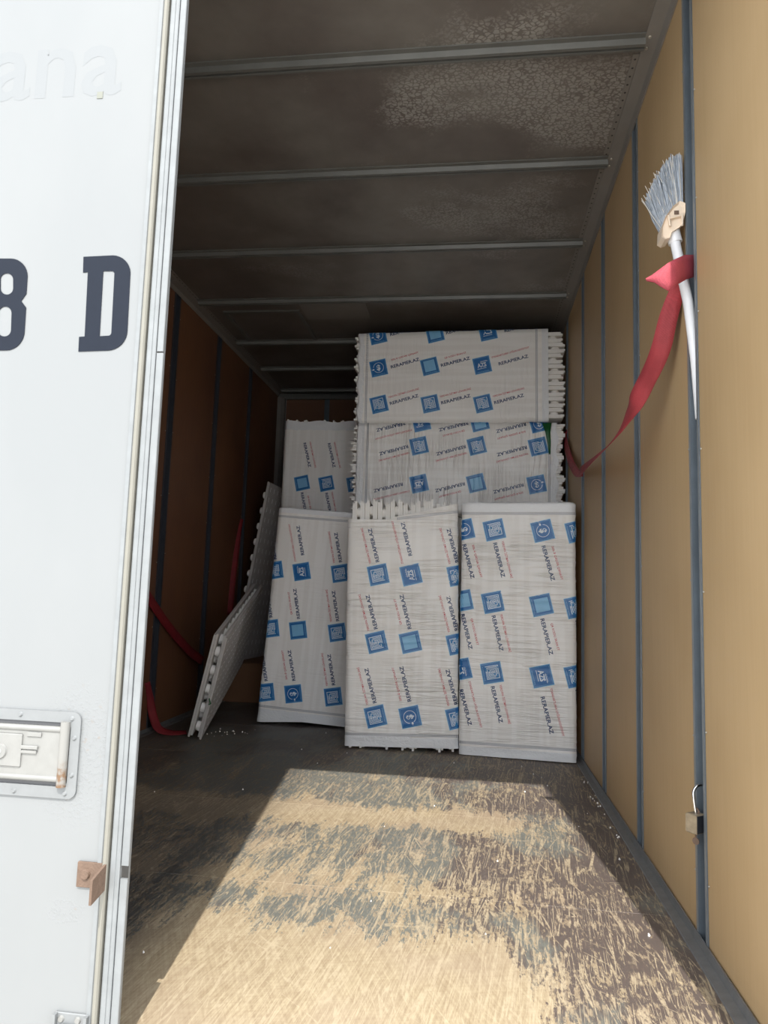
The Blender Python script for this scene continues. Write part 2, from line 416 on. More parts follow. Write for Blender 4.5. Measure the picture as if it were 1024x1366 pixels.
def ceil_mat():
    t = NT('stained_galvanised_sheet'); o = t.co.outputs['Object']; x, y, z = t.sep(o)
    big = t.noise(t.map(o, (1, 1.6, 1)), 1.4, 4, 0.55, 0.4)
    fine = t.noise(o, 75, 2, 0.5, 0.6)
    ring = t.m('ABSOLUTE', t.m('SUBTRACT', t.noise(o, 42, 1, 0.4, 0.8), 0.5))
    vd = t.vor(t.map(o, (1, 1.25, 1)), 62, 'DISTANCE_TO_EDGE')
    crack = t.rng(t.m('ADD', vd, t.m('MULTIPLY', t.m('SUBTRACT', fine, 0.5), 0.5)), 0.06, 0.16, 0, 1)
    area = t.rng(t.m('ADD', t.m('ADD', big, t.m('MULTIPLY', t.m('SUBTRACT', fine, 0.5), 0.12)), t.rng(x, -0.9, 0.2, -0.10, 0.09, True)), 0.54, 0.70, 0, 1, True)
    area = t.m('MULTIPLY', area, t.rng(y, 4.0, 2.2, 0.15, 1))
    base = t.mix(t.rng(t.noise(o, 2.2, 5, 0.6), 0.35, 0.65), (0.145, 0.122, 0.108), (0.235, 0.215, 0.193))
    col = t.mix(t.m('MULTIPLY', area, t.rng(crack, 0, 1, 0.08, 0.8)), base, (0.44, 0.42, 0.39))
    # uneven darker bands beside the beams, darker toward the left wall
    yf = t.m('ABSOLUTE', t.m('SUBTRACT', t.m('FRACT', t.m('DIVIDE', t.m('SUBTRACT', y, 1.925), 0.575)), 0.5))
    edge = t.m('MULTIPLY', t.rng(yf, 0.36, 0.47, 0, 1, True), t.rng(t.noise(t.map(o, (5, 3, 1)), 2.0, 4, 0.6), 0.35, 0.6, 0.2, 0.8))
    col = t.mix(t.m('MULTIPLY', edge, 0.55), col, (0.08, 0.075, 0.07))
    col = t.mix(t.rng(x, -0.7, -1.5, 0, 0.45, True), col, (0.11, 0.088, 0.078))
    t.bump(t.m('ADD', t.m('MULTIPLY', crack, t.m('MULTIPLY', area, 0.4)), t.noise(o, 2.5, 2)), 0.25, 0.01)
    return t.set(col, 0.42, 0.3)
M['ceil'] = ceil_mat()

def door_mat():
    t = NT('white_door_paint'); o = t.co.outputs['Object']; x, y, z = t.sep(o)
    f = t.noise(t.map(o, (1, 1, 0.5)), 3.0, 4, 0.6)
    col = t.mix(t.rng(f, 0.35, 0.65), (0.215, 0.222, 0.225), (0.228, 0.234, 0.236))
    sp = t.rng(t.vor(o, 26, 'F1'), 0.0, 0.035, 1, 0)
    sp = t.m('MULTIPLY', sp, t.rng(t.noise(o, 6, 2), 0.52, 0.6, 0, 1))
    col = t.mix(t.m('MULTIPLY', sp, 0.5), col, (0.2, 0.19, 0.18))
    # blistered paint round the lock recess and lower down
    dx = t.m('SUBTRACT', x, -0.64); dz = t.m('SUBTRACT', z, 0.455)
    d = t.m('SQRT', t.m('ADD', t.m('POWER', dx, 2.0), t.m('POWER', t.m('MULTIPLY', dz, 0.7), 2.0)))
    near = t.rng(d, 0.10, 0.03, 0, 1, True)
    dx2 = t.m('SUBTRACT', x, -0.64); dz2 = t.m('SUBTRACT', z, 0.21)
    d2 = t.m('SQRT', t.m('ADD', t.m('POWER', dx2, 2.0), t.m('POWER', t.m('MULTIPLY', dz2, 1.7), 2.0)))
    near = t.m('MAXIMUM', near, t.rng(d2, 0.045, 0.01, 0, 1, True))
    bl = t.rng(t.noise(o, 130, 4, 0.7), 0.5, 0.62, 0, 1)
    t.bump(t.m('MULTIPLY', near, bl), 0.30, 0.002)
    col = t.mix(t.m('MULTIPLY', t.m('MULTIPLY', near, t.rng(t.noise(o, 90, 2), 0.66, 0.74, 0, 1)), 0.6), col, (0.22, 0.19, 0.165))
    return t.set(col, 0.38)
M['door'] = door_mat()
def ground_mat():
    t = NT('pale_concrete_yard'); o = t.co.outputs['Object']
    return t.set(t.mix(t.noise(o, 2.0, 6, 0.6), (0.44, 0.42, 0.385), (0.56, 0.535, 0.49)), 0.85)
M['ground'] = ground_mat()
def _hr():
    t = NT('rust_stained_steel'); o = t.co.outputs['Object']; x, y, z = t.sep(o)
    f = t.m('MULTIPLY', t.rng(z, 0.45, 0.425, 0, 1, True), t.rng(t.noise(o, 120, 3), 0.4, 0.6, 0.15, 1))
    return t.set(t.mix(f, (0.255, 0.25, 0.235), (0.17, 0.10, 0.055)), 0.45, 0.15)
M['handle_rust'] = _hr()
M['recess_dark'] = plain('shadowed_pan', (0.11, 0.11, 0.115), 0.5, 0.2)  # pan coloured dark so the gaps round the handle look like deep shade

# ================================================================== STRUCTURE
XL, XR, Y0, Y1, H = -1.60, 0.50, 1.17, 5.50, 2.312
g = MB().box((-14, -14, -1.10), (14, 16, -1.05)).build('ground', M['ground']); tag(g, 'pale concrete yard under the truck', kind='structure')

fl = MB().box((XL-.05, Y0-.05, -0.13), (XR+.05, Y1+.05, -0.021)).build('floor', M['shell'])
tag(fl, 'scratched coated plywood floor of the truck box', kind='structure')
seams = [Y0, 1.83, 2.48, 3.13, 3.78, 4.43, Y1]
for i in range(len(seams)-1):
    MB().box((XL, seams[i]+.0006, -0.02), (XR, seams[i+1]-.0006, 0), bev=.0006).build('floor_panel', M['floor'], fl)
MB().box((XL, Y0-.05, -.05), (XR, Y0, -.001)).build('rear_sill', M['seal'], fl)
for x in (-1.2, 0.1):
    MB().box((x-.04, Y0-.02, -.33), (x+.04, 8.2, -.13)).build('chassis_rail', M['dark_metal'], fl)
for yy in (2.0, 3.2, 4.4):
    MB().box((XL, yy-.04, -.19), (XR, yy+.04, -.13)).build('cross_member', M['dark_metal'], fl)

# --- right wall
YT = [1.68, 2.255, 2.835, 3.37, 3.95, 4.53, 5.10]
GW = 0.027
def plan_wall(name, side, yt, mat, label):
    x_in = XR if side > 0 else XL
    X = lambda d: x_in + side*d
    wl = MB().box((X(.034), Y0-.02, -.02), (X(.055), Y1+.05, H+.03)).build(name, M['shell'])
    tag(wl, label, kind='structure')
    ys = [Y0] + yt + [Y1]
    for i in range(len(ys)-1):
        a = ys[i] + (GW if i else 0); b = ys[i+1] - (GW if i < len(ys)-2 else 0)
        MB().box((X(0), a, 0.0), (X(.012), b, H), bev=.001).build('wall_panel', mat, wl)
    for y in yt:
        m = MB()
        wdt = GW
        # lips proud of the plywood, cheeks and back of the slot
        prof = [(-wdt-.011, -.003), (-wdt+.003, -.003), (-wdt+.003, .026), (wdt-.003, .026), (wdt-.003, -.003), (wdt+.011, -.003),
                (wdt+.011, -.0005), (wdt, -.0005), (wdt, .030), (-wdt, .030), (-wdt, -.0005), (-wdt-.011, -.0005)]
        n = len(prof)
        P0 = [(X(v), y+u, 0.0) for u, v in prof]; P1 = [(X(v), y+u, H) for u, v in prof]
        m.add(P0+P1, [(i, (i+1) % n, n+(i+1) % n, n+i) for i in range(n)], 0)
        for k in (0, 4): # brighter lip faces
            m.m[k] = 1
        # inner ridge in the slot
        m.box((X(.016), y-.008, 0), (X(.026), y-.002, H), 0)
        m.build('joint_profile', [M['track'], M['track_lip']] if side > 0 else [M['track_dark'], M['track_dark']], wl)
    sc = MB()
    rr = random.Random(3)
    for y in yt:
        for s2 in (-1, 1):
            z = 0.12 + rr.random()*.1
            while z < H-.1:
                c = (X(-.0005), y+s2*(GW+.018), z)
                sc.cyl(c, (X(-.0025), c[1], z), .0030, .002, 6)
                z += .27 + rr.random()*.08
    o = sc.build('screw', M['screw'], wl); o['kind'] = 'stuff'
    return wl
wr = plan_wall('wall_right', 1, YT, M['wall_r'], 'tan plywood side wall with vertical metal slot profiles')
YTL = [1.63, 2.25, 2.87, 3.483, 4.12, 4.75]
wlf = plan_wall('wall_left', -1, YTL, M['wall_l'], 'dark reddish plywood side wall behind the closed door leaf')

# --- back wall
wb = MB().box((XL-.05, Y1+.02, -.02), (XR+.05, Y1+.05, H+.03)).build('wall_back', M['shell'])
tag(wb, 'dark brown plywood front bulkhead at the far end of the box', kind='structure')
xs = [XL+.05, -1.2, -.5, XR-.05]
for i in range(3):
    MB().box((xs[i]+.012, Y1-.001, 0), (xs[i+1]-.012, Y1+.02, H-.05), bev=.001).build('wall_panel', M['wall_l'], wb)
for x in xs[1:3]:
    MB().box((x-.02, Y1-.004, 0), (x+.02, Y1+.004, H-.05), bev=.001).build('joint_profile', M['track'], wb)
for x0, x1 in ((XL+.001, XL+.055), (XR-.055, XR-.001)):
    MB().extr([(0, 0), (x1-x0, 0), (x1-x0, -.03), (0.03, -.05), (0, -.05)], (x0, Y1-.002, 0), (0, 0, 1), H-.04, (1, 0, 0), (0, 1, 0)).build('corner_post', M['strip'], wb)
MB().box((XL, Y1-.02, H-.05), (XR, Y1, H-.001), bev=.002).build('top_rail', M['beam'], wb)

# --- ceiling
cl = MB().box((XL-.05, Y0-.05, H+.02), (XR+.05, Y1+.05, H+.04)).build('ceiling', M['shell'])
tag(cl, 'stained galvanised sheet ceiling with cross beams', kind='structure')
YB = [1.34, 1.925, 2.492, 3.092, 3.65, 4.29, 4.83, 5.38]
ys = [Y0] + YB + [Y1]
for i in range(len(ys)-1):
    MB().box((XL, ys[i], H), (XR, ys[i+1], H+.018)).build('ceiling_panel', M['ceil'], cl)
for y in YB:
    prof = [(-.034, 0), (-.034, -.004), (-.018, -.004), (-.014, -.020), (-.003, -.020), (-.003, -.012), (.006, -.012), (.006, -.020), (.014, -.020), (.018, -.004), (.034, -.004), (.034, 0)]
    b = MB().extr(prof, (XL+.05, y, H), (1, 0, 0), (XR-.045)-(XL+.05), (0, 1, 0), (0, 0, 1))
    b.cyl((XR-.035, y-.022, H-.004), (XR-.035, y-.022, H-.009), .006, .004, 8, 1).cyl((XR-.035, y+.02, H-.004), (XR-.035, y+.02, H-.009), .006, .004, 8, 1)
    b.build('crossbeam', [M['beam'], M['screw']], cl)
# ceiling edge strips
for nm, x0, s, lb in (('trim_1', XR, -1, 'grey steel strip between the ceiling and the right wall'), ('trim_2', XL, 1, 'grey steel strip between the ceiling and the left wall')):
    m = MB().extr([(0, 0), (.047*s, 0), (.047*s, -.004), (.010*s, -.008), (.004*s, -.030), (0, -.030)], (x0-.0005*s*-1, Y0, H-.0005), (0, 1, 0), Y1-Y0-.03, (1, 0, 0), (0, 0, 1))
    tr = m.build(nm, M['strip']); tag(tr, lb, kind='structure')
    for i in range(len(ys)-1):
        if ys[i] < 1.9: continue
        a = ys[i]+.045; b = ys[i+1]-.045
        q = MB().box((x0+s*.048, a, H-.003), (x0+s*.066, b, H-.0002))
        k = 0
        while a+.02+k*.035 < b:
            yy = a+.02+k*.035; k += 1
            q.cyl((x0+s*.057, yy, H-.003), (x0+s*.057, yy, H-.0036), .0034, None, 8, 1)
        q.build('perforated_strip', [M['strip'], M['screw_dark']], tr)
# hatch patch frame on the ceiling
hb = MB().box((-1.46, 3.78, H-.010), (-1.01, 3.80, H-.0005)).box((-1.03, 3.80, H-.010), (-1.01, 4.25, H-.0005)).box((-1.46, 3.80, H-.010), (-1.44, 4.25, H-.0005))
hb.build('patch_frame', M['beam'], cl)
MB().box((-.99, 3.70, H-.006), (-.62, 3.92, H-.0005)).build('patch_sheet', M['strip'], cl)
# floor edge angles
for nm, x0, s, lb in (('trim_3', XR, -1, 'scuffed steel angle along the foot of the right wall'), ('trim_4', XL, 1, 'scuffed steel angle along the foot of the left wall')):
    m = MB().extr([(0, 0), (.028*s, 0), (.026*s, .003), (.006*s, .005), (.003*s, .022), (0, .022)], (x0-.0035*(1 if s < 0 else -1), Y0, .0005), (0, 1, 0), Y1-Y0-.06, (1, 0, 0), (0, 0, 1))
    tag(m.build(nm, M['seal']), lb, kind='structure')
# rear frame
rf = MB().box((.480, 1.12, -.13), (.57, 1.169, H+.07)).box((XL-.06, 1.12, -.13), (XL-.01, 1.169, H+.07)).box((XL-.01, 1.12, 2.300), (.480, 1.169, H+.07))
rf = rf.build('trim_5', M['alu']); tag(rf, 'aluminium rear frame round the door opening', kind='structure')

# --- closed left leaf (door_1)
DY = 1.13
d1 = MB().box((XL-.04, DY, -.06), (-.590, DY+.0385, 2.30), bev=.001).build('door_1', M['door'])
tag(d1, 'closed white rear door leaf with slate letters', kind='structure')
ex = -0.5405
# edge extrusion: from the skin outwards in x: light rib, cream gasket, groove, broad flat, hairline, outer flange
def ext(name, prof, mat, z0=-.06, z1=2.30):
    return MB().extr(prof, (0, 0, z0), (0, 0, 1), z1-z0, (1, 0, 0), (0, 1, 0)).build(name, mat, d1)
ext('edge_rib', [(-.590, DY+.012), (-.590, DY-.003), (-.5835, DY-.003), (-.5815, DY-.0005), (-.5815, DY+.012)], M['alu'])
ext('gasket', [(-.581, DY+.012), (-.581, DY-.004), (-.5785, DY-.007), (-.574, DY-.007), (-.572, DY-.004), (-.572, DY+.012)], M['alu_cream'])
ext('groove_seal', [(-.5715, DY+.014), (-.5715, DY+.004), (-.5695, DY+.004), (-.5695, DY+.014)], M['rubber'])
ext('edge_profile', [(-.5690, DY+.0385), (-.5690, DY-.001), (-.5670, DY-.002), (-.5600, DY-.002), (-.5596, DY-.0005), (-.5555, DY-.0005), (-.5535, DY+.001), (-.5535, DY+.0385)], M['alu'])
ext('hairline_seal', [(-.5534, DY+.03), (-.5534, DY+.006), (-.5524, DY+.006), (-.5524, DY+.03)], M['rubber'])
fo = M['alu']
for z0, z1, dx in ((-.06, .266, 0.0), (.286, 1.135, .0), (1.138, 2.30, -.001)):
    ext('flange', [(-.5523, DY+.0075), (-.5523, DY+.003), (ex+dx-.001, DY+.003), (ex+dx, DY+.004), (ex+dx, DY+.0065), (ex+dx-.001, DY+.0075)], fo, z0, z1)
# letters
MX = Matrix(((1, 0, 0, 0), (0, 0, -1, DY-.0008), (0, 1, 0, 0), (0, 0, 0, 1)))
MX = Matrix.Translation((0, DY-.0008, 0)) @ Matrix.Rotation(math.pi/2, 4, 'X')
D8 = [[(-0.7005, 1.3126), (-0.6451, 1.3136), (-0.6386, 1.3128), (-0.6323, 1.3107), (-0.6263, 1.3076), (-0.621, 1.3033), (-0.6165, 1.2983), (-0.6131, 1.2926), (-0.6107, 1.2864), (-0.6096, 1.28), (-0.6072, 1.1756), (-0.6074, 1.1684), (-0.609, 1.1614), (-0.612, 1.1551), (-0.6163, 1.1495), (-0.6217, 1.145), (-0.628, 1.1417), (-0.635, 1.1396), (-0.6423, 1.139), (-0.6955, 1.1378), (-0.6964, 1.1645), (-0.686, 1.1651), (-0.6898, 1.2838), (-0.6989, 1.2832)], [(-0.6608, 1.2849), (-0.6448, 1.2845), (-0.6438, 1.2844), (-0.6429, 1.2841), (-0.642, 1.2836), (-0.6412, 1.283), (-0.6405, 1.2822), (-0.64, 1.2814), (-0.6396, 1.2804), (-0.6394, 1.2795), (-0.6367, 1.1715), (-0.6368, 1.1704), (-0.637, 1.1693), (-0.6375, 1.1683), (-0.6382, 1.1674), (-0.639, 1.1667), (-0.64, 1.1662), (-0.6411, 1.1659), (-0.6423, 1.1658), (-0.658, 1.1652)]]
E8 = [[(-0.8405, 1.3134), (-0.8341, 1.3126), (-0.8278, 1.3105), (-0.8219, 1.3072), (-0.8166, 1.303), (-0.8121, 1.2978), (-0.8086, 1.292), (-0.8062, 1.2857), (-0.805, 1.2792), (-0.8041, 1.2462), (-0.8128, 1.2327), (-0.8023, 1.2202), (-0.8011, 1.1781), (-0.8011, 1.1709), (-0.8025, 1.164), (-0.8052, 1.1577), (-0.8092, 1.1521), (-0.8142, 1.1476), (-0.8201, 1.1442), (-0.8267, 1.1422), (-0.8337, 1.1416), (-0.8493, 1.1418), (-0.8563, 1.1426), (-0.8631, 1.1448), (-0.8696, 1.1483), (-0.8755, 1.153), (-0.8805, 1.1587), (-0.8845, 1.1652), (-0.8873, 1.1722), (-0.8887, 1.1795), (-0.8908, 1.222), (-0.8799, 1.2342), (-0.8906, 1.2482), (-0.8928, 1.2815), (-0.8929, 1.288), (-0.8917, 1.2942), (-0.8892, 1.3), (-0.8857, 1.3049), (-0.8811, 1.309), (-0.8758, 1.3119), (-0.8698, 1.3136), (-0.8635, 1.3141)], [(-0.8458, 1.2858), (-0.8419, 1.2851), (-0.8383, 1.2834), (-0.8354, 1.2807), (-0.8333, 1.2775), (-0.8324, 1.2739), (-0.8307, 1.2567), (-0.831, 1.2532), (-0.8324, 1.25), (-0.8349, 1.2475), (-0.8381, 1.2459), (-0.8419, 1.2454), (-0.8419, 1.2454), (-0.8457, 1.2461), (-0.8493, 1.2478), (-0.8523, 1.2504), (-0.8544, 1.2537), (-0.8553, 1.2573), (-0.857, 1.2745), (-0.8568, 1.2781), (-0.8553, 1.2813), (-0.8528, 1.2838), (-0.8496, 1.2853), (-0.8458, 1.2858)], [(-0.8428, 1.2233), (-0.839, 1.2226), (-0.8354, 1.2209), (-0.8324, 1.2182), (-0.8304, 1.2149), (-0.8294, 1.2112), (-0.8274, 1.1791), (-0.8277, 1.1754), (-0.8292, 1.1721), (-0.8318, 1.1695), (-0.8351, 1.1679), (-0.839, 1.1674), (-0.839, 1.1674), (-0.843, 1.168), (-0.8468, 1.1697), (-0.8499, 1.1724), (-0.852, 1.1758), (-0.853, 1.1795), (-0.8539, 1.2117), (-0.8537, 1.2153), (-0.8523, 1.2186), (-0.8498, 1.2211), (-0.8466, 1.2228), (-0.8428, 1.2233)]]
l8 = poly2d('letter', E8, M['letter'], d1, MX); ld = poly2d('letter', D8, M['letter'], d1, MX)
vs, ts = text2d('ana', 0.26, 0.145, 0.012)
mm = MB(); mm.add([(x, 0, y) for x, y in vs], ts); mm.add([(x, -.00005, y) for x, y in vs], [t[::-1] for t in ts])
gh = mm.build('faded_letter', M['ghost'], d1); gh.location = (-.915, DY-.00015, 1.627)
gh['label'] = 'barely visible ghost of removed letters'
MB().box((-.7, DY-.001, 1.617), (-.689, DY, 1.63)).build('glue_patch', M['patch'], d1)

# --- lock recess on the left leaf
def rrect(x0, x1, z0, z1, r, n=6):
    pts = []
    for cx, cz, a in ((x1-r, z1-r, 0), (x0+r, z1-r, 90), (x0+r, z0+r, 180), (x1-r, z0+r, 270)):
        for i in range(n+1):
            t = math.radians(a+90*i/n); pts.append((cx+r*math.cos(t), cz+r*math.sin(t)))
    return pts
fx0, fx1, fz0, fz1 = -.93, -.636, .384, .522
fr = poly2d('recess_frame', [rrect(fx0, fx1, fz0, fz1, .014), rrect(fx0+.017, fx1-.0165, fz0+.0185, fz1-.0175, .009)], M['steel'], d1,
            Matrix.Translation((0, DY-.0022, 0)) @ Matrix.Rotation(math.pi/2, 4, 'X'), .0018)
pl = MB().box((fx0+.017, DY-.001, fz0+.0185), (fx1-.0165, DY-.0004, fz1-.0175)); pl.build('recess_pan', M['recess_dark'], d1)
hd = MB()
hd.cyl((fx0+.02, DY-.006, .4935), (-.663, DY-.006, .4935), .0052, None, 12)
hd.cyl((fx0+.02, DY-.006, .4150), (-.663, DY-.006, .4150), .0052, None, 12)
hd.box((fx0+.02, DY-.008, .4165), (-.668, DY-.0045, .4925), bev=.0015)
hd.box((fx0+.02, DY-.0105, .430), (-.733, DY-.0075, .484), bev=.002)
hd.box((-.725, DY-.0105, .480), (-.70, DY-.0085, .4875), bev=.001)
hd.build('lock_handle', M['handle_metal'], d1)
MB().cyl((-.661, DY-.006, .403), (-.661, DY-.006, .5065), .0078, None, 14).build('pivot_barrel', M['handle_rust'], d1)
MB().box((-.7335, DY-.0125, .4600), (-.704, DY-.0075, .4660), bev=.001).box((-.7325, DY-.0115, .4530), (-.706, DY-.0075, .4585), bev=.001).build('catch', M['handle_metal'], d1)
kc = MB().cyl((-.770, DY-.009, .4545), (-.770, DY-.0135, .4545), .0135, .011, 20).build('key_cylinder', M['handle_metal'], d1)
MB().cyl((-.7715, DY-.0134, .4545), (-.7715, DY-.0145, .4545), .0055, .005, 14).box((-.7722, DY-.0152, .4505), (-.7708, DY-.0144, .4585), 1).build('keyhole', [M['chrome'], M['dark_metal']], kc)
rv = [(-.7432, .514), (-.6515, .5115), (-.645, .481), (-.645, .422), (-.6545, .3925), (-.7434, .3915), (-.84, .514), (-.84, .3915), (-.915, .5115), (-.915, .3925)]
for x, z in rv:
    MB().cyl((x, DY-.004, z), (x, DY-.0068, z), .0043, .0024, 10).build('rivet', M['steel'], d1)
# --- rusty angle bracket
bk = MB().box((-.6225, DY-.0045, .2505), (-.574, DY-.0003, .2895), bev=.0008)
bk.add([(-.577, DY-.0045, .2900), (-.577, DY-.0045, .2500), (-.577, DY-.046, .2430), (-.577, DY-.046, .2800),
        (-.573, DY-.0045, .2900), (-.573, DY-.0045, .2500), (-.573, DY-.046, .2430), (-.573, DY-.046, .2800)],
       [(0, 1, 2, 3), (7, 6, 5, 4), (0, 3, 7, 4), (1, 5, 6, 2), (3, 2, 6, 7), (0, 4, 5, 1)])
bk = bk.build('bracket', M['rust'], d1); bk['label'] = 'rusty steel angle bracket bolted on'
MB().cyl((-.608, DY-.0044, .2710), (-.608, DY-.0085, .2710), .0085, .0065, 16).build('bolt_head', M['rust'], bk)
MB().cyl((-.5774, DY-.026, .2650), (-.5767, DY-.026, .2650), .0030, None, 12).build('bolt_hole', M['screw_dark'], bk)
# --- lower keeper plate
kp = MB().box((-.642, DY-.004, -.02), (-.585, DY-.0003, .062), bev=.001).box((-.642, DY-.012, -.02), (-.637, DY-.004, .062)).box((-.590, DY-.012, -.02), (-.585, DY-.004, .062)).box((-.628, DY-.010, .0), (-.606, DY-.006, .047), 0, None, .001)
kp = kp.build('keeper_plate', M['steel'], d1)
for x in (-.631, -.603):
    MB().cyl((x, DY-.004, .053), (x, DY-.007, .053), .0055, .004, 12).build('rivet', M['handle_metal'], kp)

# --- open right leaf folded back against the outside of the right wall
d2 = MB().box((.585, 1.16, -.06), (.615, 2.20, 2.30), bev=.002).build('door_2', M['door'])
tag(d2, 'open rear door leaf folded back along the outside', kind='structure')
for z in (.2, 1.1, 2.0):
    MB().cyl((.578, 1.15, z), (.578, 1.15, z+.09), .008).build('hinge', M['alu'], d2)

# ================================================================== PANEL BUNDLES
BL, BD, BP = 1.165, 0.50, 0.0615       # board length, board width, pitch of a stacked pair
def board_mesh(name, n_stud=8, L=BL, grid=None):
    m = MB()
    m.box((-L/2, 0, 0), (L/2-.010, BD-.006, .0108), bev=.0008)
    m.box((-L/2+.010, .006, .0111), (L/2, BD, .0225), bev=.0008)
    sx = int(L/.09); sy = 5
    for i in range(sx):
        for j in range(sy):
            if grid == 'ends' and 1 < i < sx-2: continue
            x = -L/2+.033+i*(L-.066-.02)/(sx-1); y = .035+j*.098
            m.cyl((x, y, .0223), (x, y, .0375), .026, .022, n_stud, 1)
    o = m.build(name, [M['eps'], M['eps']])
    me = o.data; bpy.data.objects.remove(o)
    return me
BM = board_mesh('foam_board', 8, BL, 'ends')

MEANDER = []
def _mk():
    w_ = .0030
    def seg(x0, y0, x1, y1):
        if abs(x0-x1) < 1e-6: MEANDER.append((x0-w_/2, min(y0, y1)-w_/2, x0+w_/2, max(y0, y1)+w_/2))
        else: MEANDER.append((min(x0, x1)-w_/2, y0-w_/2, max(x0, x1)+w_/2, y0+w_/2))
    R_ = [.0285, .0223, .0161, .0099, .0037]
    for k in range(5):
        r = R_[k]
        seg(-r, -r, -r, r)
        if k % 2 == 0: seg(-r, r, r, r); seg(r, r, r, -r); seg(r*-.2, -r, r, -r)
        else: seg(-r, -r, r, -r); seg(r, -r, r, r*.5); seg(-r, r, r*.4, r)
        if k < 4:
            q = R_[k+1]
            if k % 2: seg(-r*.1, r, -r*.1, q)
            else: seg(-r*.1, -r, -r*.1, -q)
_mk()
RED = {'A': ('YERDƏN İSİTMƏ LÖVHƏLƏRİ', .053, .034, .178), 'C': ('STANDARTLARA UYĞUN KEYFİYYƏT', .0535, .0366, .212),
       'D': ('50%-Ə QƏDƏR QƏNAƏT', .073, .040, .158), 'Q': ('QR KODU SKAN ET', .082, .041, .125)}
RED['N'] = RED['A']; RED['M'] = RED['C']
BLU0 = {'A': .063, 'Q': .064, 'D': .072, 'C': .093, 'N': .063, 'M': .093}

def bundle(label, group, base, S, T, tw, film, motifs, bands, s_mid=None, opens=(False, False), seed=1, npair=None,
           jitter=.004, detail=True, tcen=0.0, flat=False, fmat='film', dsc=1.0, lsc=1.0):
    """base: face origin (s=0,t=0) in world, S along the boards, T along the stack; film: (f0(t), f1(t)) limits in s"""
    S = Vector(S).normalized(); T = Vector(T).normalized(); Dv = -(S.cross(T)).normalized()
    base = Vector(base)
    rr = random.Random(seed)
    root = empty('panel_bundle', base)
    tag(root, label, 'package', group)
    basis = Matrix(((S.x, Dv.x, T.x, 0), (S.y, Dv.y, T.y, 0), (S.z, Dv.z, T.z, 0), (0, 0, 0, 1)))
    smid = s_mid
    npair = npair or int(tw/BP)
    t0 = tcen - npair*BP/2
    for k in range(npair):
        for h in (0, 1):
            Mx = Matrix.Translation((smid + rr.uniform(-jitter, jitter), 0.004+rr.uniform(0, .004), t0+k*BP+(.0005 if h == 0 else .0605)))
            if h: Mx = Mx @ Matrix.Rotation(math.pi, 4, 'X') @ Matrix.Translation((0, -BD-.001, 0)) @ Matrix.Diagonal((1, 1, 1, 1))
            share('foam_board', BM, root, basis @ Matrix.Diagonal((1, dsc, 1, 1)) @ Mx @ Matrix.Diagonal((lsc, 1, 1, 1)))
    # ---- film tube
    HT = tw/2+.004; D0 = -.004; D1 = BD*dsc+.012; rc = .014
    per = []                                    # perimeter stations (p, t, d, nt, nd)
    fw = 2*HT-2*rc; sd = (D1-D0)-2*rc; ql = rc*math.pi/2
    def station(p):
        P_ = 2*fw+2*sd+4*ql
        sg = 1
        q = p % P_
        if q > P_/2: q = q-P_
        a = abs(q); sg = 1 if q >= 0 else -1
        if a <= fw/2: return (sg*a, D0, 0.0, -1.0)
        a -= fw/2
        if a <= ql: th = a/rc; return (sg*(fw/2+rc*math.sin(th)), D0+rc-rc*math.cos(th), sg*math.sin(th), -math.cos(th))
        a -= ql
        if a <= sd: return (sg*HT, D0+rc+a, sg*1.0, 0.0)
        a -= sd
        if a <= ql: th = a/rc; return (sg*(fw/2+rc*math.cos(th)), D1-rc+rc*math.sin(th), sg*math.cos(th), math.sin(th))
        a -= ql
        return (sg*(fw/2-a), D1, 0.0, 1.0)
    PER = 2*fw+2*sd+4*ql
    NT_ = 88; NS = 150
    f0, f1 = film
    def srange(t):
        return f0(t), f1(t)
    rows = []
    Z = []
    amp = .0017 if not flat else .0008
    for i in range(NS+1):
        zr = []
        for j in range(NT_):
            p = j/NT_*PER; p = p if p <= PER/2 else p-PER
            st = station(p); a, b = srange(st[0]); s = a+(b-a)*i/NS
            n1 = mnoise.noise((s*21+p*1.7, p*1.8, seed*3.1)); n2 = mnoise.noise((s*3.2, p*5, seed*1.7+9)); n3 = mnoise.noise((s*55-p*4, p*3.0, seed+30))
            r = max(0.0, 1-abs(n1)*3.2)
            e = min(1.0, min(i, NS-i)/7.0)
            zr.append(amp*1.5*r*r + .0028*n2*e + amp*.7*n3 + .002)
        Z.append(zr)
    def mapst(s, p, off):
        tt, dd, nt, nd = station(p)
        a, b = srange(tt)
        fi = (s-a)/(b-a)*NS; fi = min(max(fi, 0), NS-1e-6)
        pj = (p % PER)/PER*NT_
        i0 = int(fi); j0 = int(pj) % NT_; u = fi-i0; v = pj-int(pj); j1 = (j0+1) % NT_
        z = (Z[i0][j0]*(1-u)+Z[i0+1][j0]*u)*(1-v)+(Z[i0][j1]*(1-u)+Z[i0+1][j1]*u)*v
        h = z+off
        return S*s + T*(tcen+tt+nt*h) + Dv*(dd+nd*h)
    m = MB(); uv = []
    vs = []
    for i in range(NS+1):
        for j in range(NT_):
            p = j/NT_*PER; p = p if p <= PER/2 else p-PER
            st = station(p); a, b = srange(st[0]); s = a+(b-a)*i/NS
            h = Z[i][j]
            vs.append(S*s + T*(tcen+st[0]+st[2]*h) + Dv*(st[1]+st[3]*h)); uv.append((s, p))
    fs = []; fm = []
    lo, hi = bands[2], bands[3]
    for i in range(NS):
        for j in range(NT_):
            j2 = (j+1) % NT_
            fs.append((i*NT_+j, i*NT_+j2, (i+1)*NT_+j2, (i+1)*NT_+j))
            sc_ = uv[i*NT_+j][0]
            fm.append(1 if (sc_ < lo or sc_ > hi) else 0)
    m.add(vs, fs, 0, True); m.m = fm
